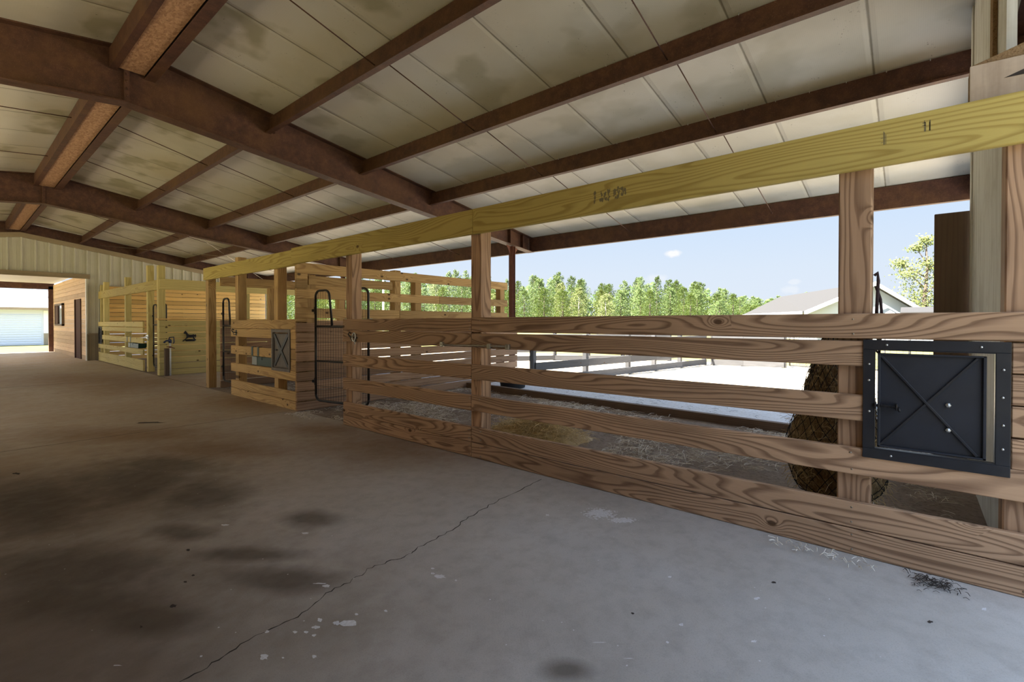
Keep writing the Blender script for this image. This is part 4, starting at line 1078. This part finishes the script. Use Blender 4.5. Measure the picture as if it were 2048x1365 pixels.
def copy_tree(root, loc, rz, s, label=None):
    q = root.copy(); C.objects.link(q); q.location = loc; q.rotation_euler = (0, 0, rz); q.scale = s
    if label: q['label'] = label
    for ch in root.children:
        c = ch.copy(); C.objects.link(c); c.parent = q
    return q
LP = 'tall green pine in the dense tree line beyond the yard'
LB = 'yellowish broadleaf tree mixed into the tree line beyond the yard'
protos = []
for k in range(5):
    t = thing('pine_tree', LP, 'tree', (300, 300, GZ), 0, 'pines of the tree line')
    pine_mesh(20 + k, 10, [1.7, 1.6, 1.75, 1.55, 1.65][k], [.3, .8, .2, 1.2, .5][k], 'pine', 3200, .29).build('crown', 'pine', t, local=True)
    trunk_mesh(10, .17, k).build('trunk', 'trunk', t, local=True); protos.append(t)
bprotos = []
for k in range(2):
    t = thing('broadleaf_tree', LB, 'tree', (300, 310, GZ), 0, 'broadleaf trees of the tree line')
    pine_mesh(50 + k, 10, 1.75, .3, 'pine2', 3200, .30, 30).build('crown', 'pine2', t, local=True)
    trunk_mesh(9, .2, k + 9).build('trunk', 'trunk_pale', t, local=True); bprotos.append(t)
first = {}
# skyline: bearing in degrees from +Y towards +X -> height above eye as a fraction of distance
sky = [(10, .085), (22, .088), (30, .094), (36, .102), (40, .095), (44, .106), (47, .092), (50, .082), (53, .097), (56, .098), (59, .080), (61.5, .078), (64, .084), (66.5, .087), (69, .080), (72, .072), (75, .058), (77, .048), (80, .046), (84, .055), (95, .05)]
def elev(b):
    for (b0, e0), (b1, e1) in zip(sky, sky[1:]):
        if b0 <= b <= b1: return e0 + (e1 - e0) * (b - b0) / (b1 - b0)
    return .06
rr = random.Random(5)
used = set(); placed = []
for _ in range(16000):
    bdeg = rr.uniform(16.5, 84); d = 86 + 42 * rr.random(); bb = math.radians(bdeg)
    loc = (d * math.sin(bb), d * math.cos(bb), GZ)
    isb = (57.5 < bdeg < 62.5 or 46 < bdeg < 48 or rr.random() < .12) and d < 100
    wsc = rr.uniform(.92, 1.04); hw = (2.75 if isb else 2.42) * wsc
    if any(abs(loc[0] - p[0]) < hw + p[2] and abs(loc[1] - p[1]) < hw + p[2] for p in placed): continue
    placed.append((loc[0], loc[1], hw))
    fac = .74 + .27 * min(1, (d - 86) / 20)
    Ht = (1.27 + elev(bdeg) * d) * fac * rr.uniform(.9, 1.07) + .3
    pr = rr.choice(bprotos if isb else protos); s_ = Ht / 10
    if pr.name not in used:
        used.add(pr.name); pr.location = loc; pr.scale = (wsc, wsc, s_)
    else: copy_tree(pr, loc, rr.randrange(4) * math.pi / 2, (wsc, wsc, s_))
print('trees', len(placed))
m = MB(); r = random.Random(99)
for k in range(15000):
    bdeg = r.uniform(16, 84.5); bb = math.radians(bdeg); d = 136 + 9 * r.random()
    bump = .80 + .10 * math.sin(bdeg * 2.1) + .06 * math.sin(bdeg * 5.3 + 1)
    top = (1.27 + elev(bdeg) * d) * bump + .3
    p = V((d * math.sin(bb), d * math.cos(bb), GZ + top * (r.random() ** .85))); q = .62 * r.uniform(.6, 1.3)
    a = V((r.gauss(0, 1), r.gauss(0, 1), r.gauss(0, .7))).normalized(); b_ = a.orthogonal().normalized()
    m.add([p - a * q, p + b_ * q * .6, p + a * q, p - b_ * q * .6], [(0, 1, 2, 3)], bid=(0, r.uniform(.05, .75), 0))
tag(m.build('woodland_foliage', 'pine'), 'dense green woodland foliage filling the gaps behind the pine tree line', 'woodland', kind='stuff')
t = thing('oak_tree', 'sparse sunlit tree beyond the house, left of the dark plywood panel', 'tree', (90, -1.4, GZ)); t.scale = (1.55, 1.55, 1.55)
m = MB(); r = random.Random(3)
nodes = [((-.3, 1.0, 5.6), .8), ((.2, .2, 4.6), 1.3), ((0, -.6, 3.6), 1.6), ((.3, .9, 3.2), 1.2), ((0, -.4, 6.4), .7), ((.2, 1.6, 6.6), .6), ((0, -.2, 8.6), .55), ((0, .5, 8.0), .45), ((0, -1.2, 5.0), 1.0), ((0, -1.6, 7.2), .7), ((0, -.9, 2.4), 1.7), ((0, 1.3, 2.2), 1.2), ((0, -1.8, 3.2), 1.2), ((0, .4, 2.6), 1.2)]
for k in range(4200):
    c, q = nodes[r.randrange(len(nodes))]; v = V((r.gauss(0, .62), r.gauss(0, .62), r.gauss(0, .42))) * q
    p = V(c) + v; s = .24 * r.uniform(.5, 1.2); a = V((r.gauss(0, 1), r.gauss(0, 1), r.gauss(0, 1))).normalized(); b_ = a.orthogonal().normalized()
    m.add([p - a * s * .5, p + b_ * s * .3, p + a * s * .5, p - b_ * s * .3], [(0, 1, 2, 3)], bid=(0, min(1, max(0, .5 + .4 * v.z / q + r.uniform(-.3, .3))), 0))
m.build('crown', 'pine2', t, local=True)
m = MB(); m.tube([(0, 0, 0), (0, -.1, 3), (0, -.3, 6), (0, -.2, 8.6)], [.2, .16, .09, .03], 8)
for c, q in nodes: m.tube([(0, -.2, max(1, c[2] - 1.4)), c], [.06, .02], 5)
m.build('trunk', 'trunk', t, local=True)
# a broad tree whose shade falls on the shed roof
t = thing('shade_tree', 'large green tree standing behind the white roller-door shed', 'tree', (-2.6, 45.6, GZ))
pine_mesh(77, 13, 2.9, 5, 'pine', 2000, .55, 22).build('crown', 'pine', t, local=True); trunk_mesh(11, .25, 77).build('trunk', 'trunk', t, local=True)

# ------------------------------------------------------------------ sky, sun, camera
W = bpy.data.worlds.new('sky'); bpy.context.scene.world = W; W.use_nodes = True
nt = W.node_tree; nt.nodes.clear()
s = NT.__new__(NT); s.t = nt
out = s.n('ShaderNodeOutputWorld'); bg = s.n('ShaderNodeBackground'); s.l(bg.outputs[0], out.inputs[0])
tc = s.n('ShaderNodeTexCoord').outputs['Generated']; z = s.xyz(tc)[2]
col = s.ramp(z, [(0., (.49, .535, .60)), (.10, (.46, .525, .61)), (.22, (.39, .49, .63)), (.45, (.55, .74, 1.02)), (1., (.60, .80, 1.1))])
cn = s.noise(tc, 26., 5, .6)
for ci, (d, rad) in enumerate(((( .923, .3599, .1364), .017), ((.9162, .3908, .0884), .02), ((.9839, .1685, .0601), .016), ((.9846, .1608, .074), .01), ((.56, .80, .13), .03))):
    L = math.sqrt(sum(c * c for c in d)); q = s.vm('SUBTRACT', tc, tuple(c / L for c in d)); q = s.vm('MULTIPLY', q, (1., 1., 2.))
    m = s.math('SUBTRACT', 1., s.mr(s.math('ADD', s.vm('LENGTH', q), s.math('MULTIPLY', s.math('SUBTRACT', cn, .5), rad * 2.2)), rad * .55, rad * 1.05))
    col = s.mix(s.math('MULTIPLY', m, (.9, .35, .3, .3, .3)[ci]), col, (.64, .64, .64))
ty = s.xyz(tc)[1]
sky_fill = s.math('MULTIPLY', s.mr(s.noise(tc, 3.2, 5, .6), .40, .52), s.math('MULTIPLY', s.mr(z, .28, .45), s.mr(ty, .35, -.1)))
col = s.mix(sky_fill, col, (1.35, 1.75, 2.4))
dt = s.math('MAXIMUM', s.vm('DOT_PRODUCT', tc, tuple(V((-.52, .30, .80)).normalized())), 0.)
col = s.mix(1., col, s.vm('SCALE', (1., .97, .92), scale=s.math('MULTIPLY', s.math('POWER', dt, 6.), 1.5)), 'ADD')
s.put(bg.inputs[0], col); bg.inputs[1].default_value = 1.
sun = bpy.data.lights.new('sun', 'SUN'); sun.energy = 23.; sun.angle = .0093; sun.color = (1., .94, .84)
so = bpy.data.objects.new('sun', sun); C.objects.link(so)
to_sun = V((-.52, .30, .80)); so.rotation_euler = to_sun.to_track_quat('Z', 'Y').to_euler()

cam = bpy.data.cameras.new('camera'); co = bpy.data.objects.new('camera', cam); C.objects.link(co)
cam.sensor_fit = 'HORIZONTAL'; cam.sensor_width = 36.; cam.lens = 950. / 2048 * 36
cam.shift_y = -27. / 2048          # principal point sits 27 px above the middle of the frame
cam.clip_start = .02; cam.clip_end = 1000
co.location = (0, 0, 1.27); yaw, pitch = math.radians(50.05), math.radians(-.56)
co.rotation_euler = (math.pi / 2 + pitch, 0, -yaw)
sc = bpy.context.scene; sc.camera = co
sc.view_settings.view_transform = 'Standard'; sc.view_settings.look = 'None'; sc.view_settings.gamma = 1.; sc.view_settings.use_curve_mapping = False
sc.view_settings.exposure = 0.66
sc.cycles.max_bounces = 10; sc.cycles.diffuse_bounces = 6; sc.cycles.use_denoising = True
sc.cycles.sample_clamp_indirect = 6.
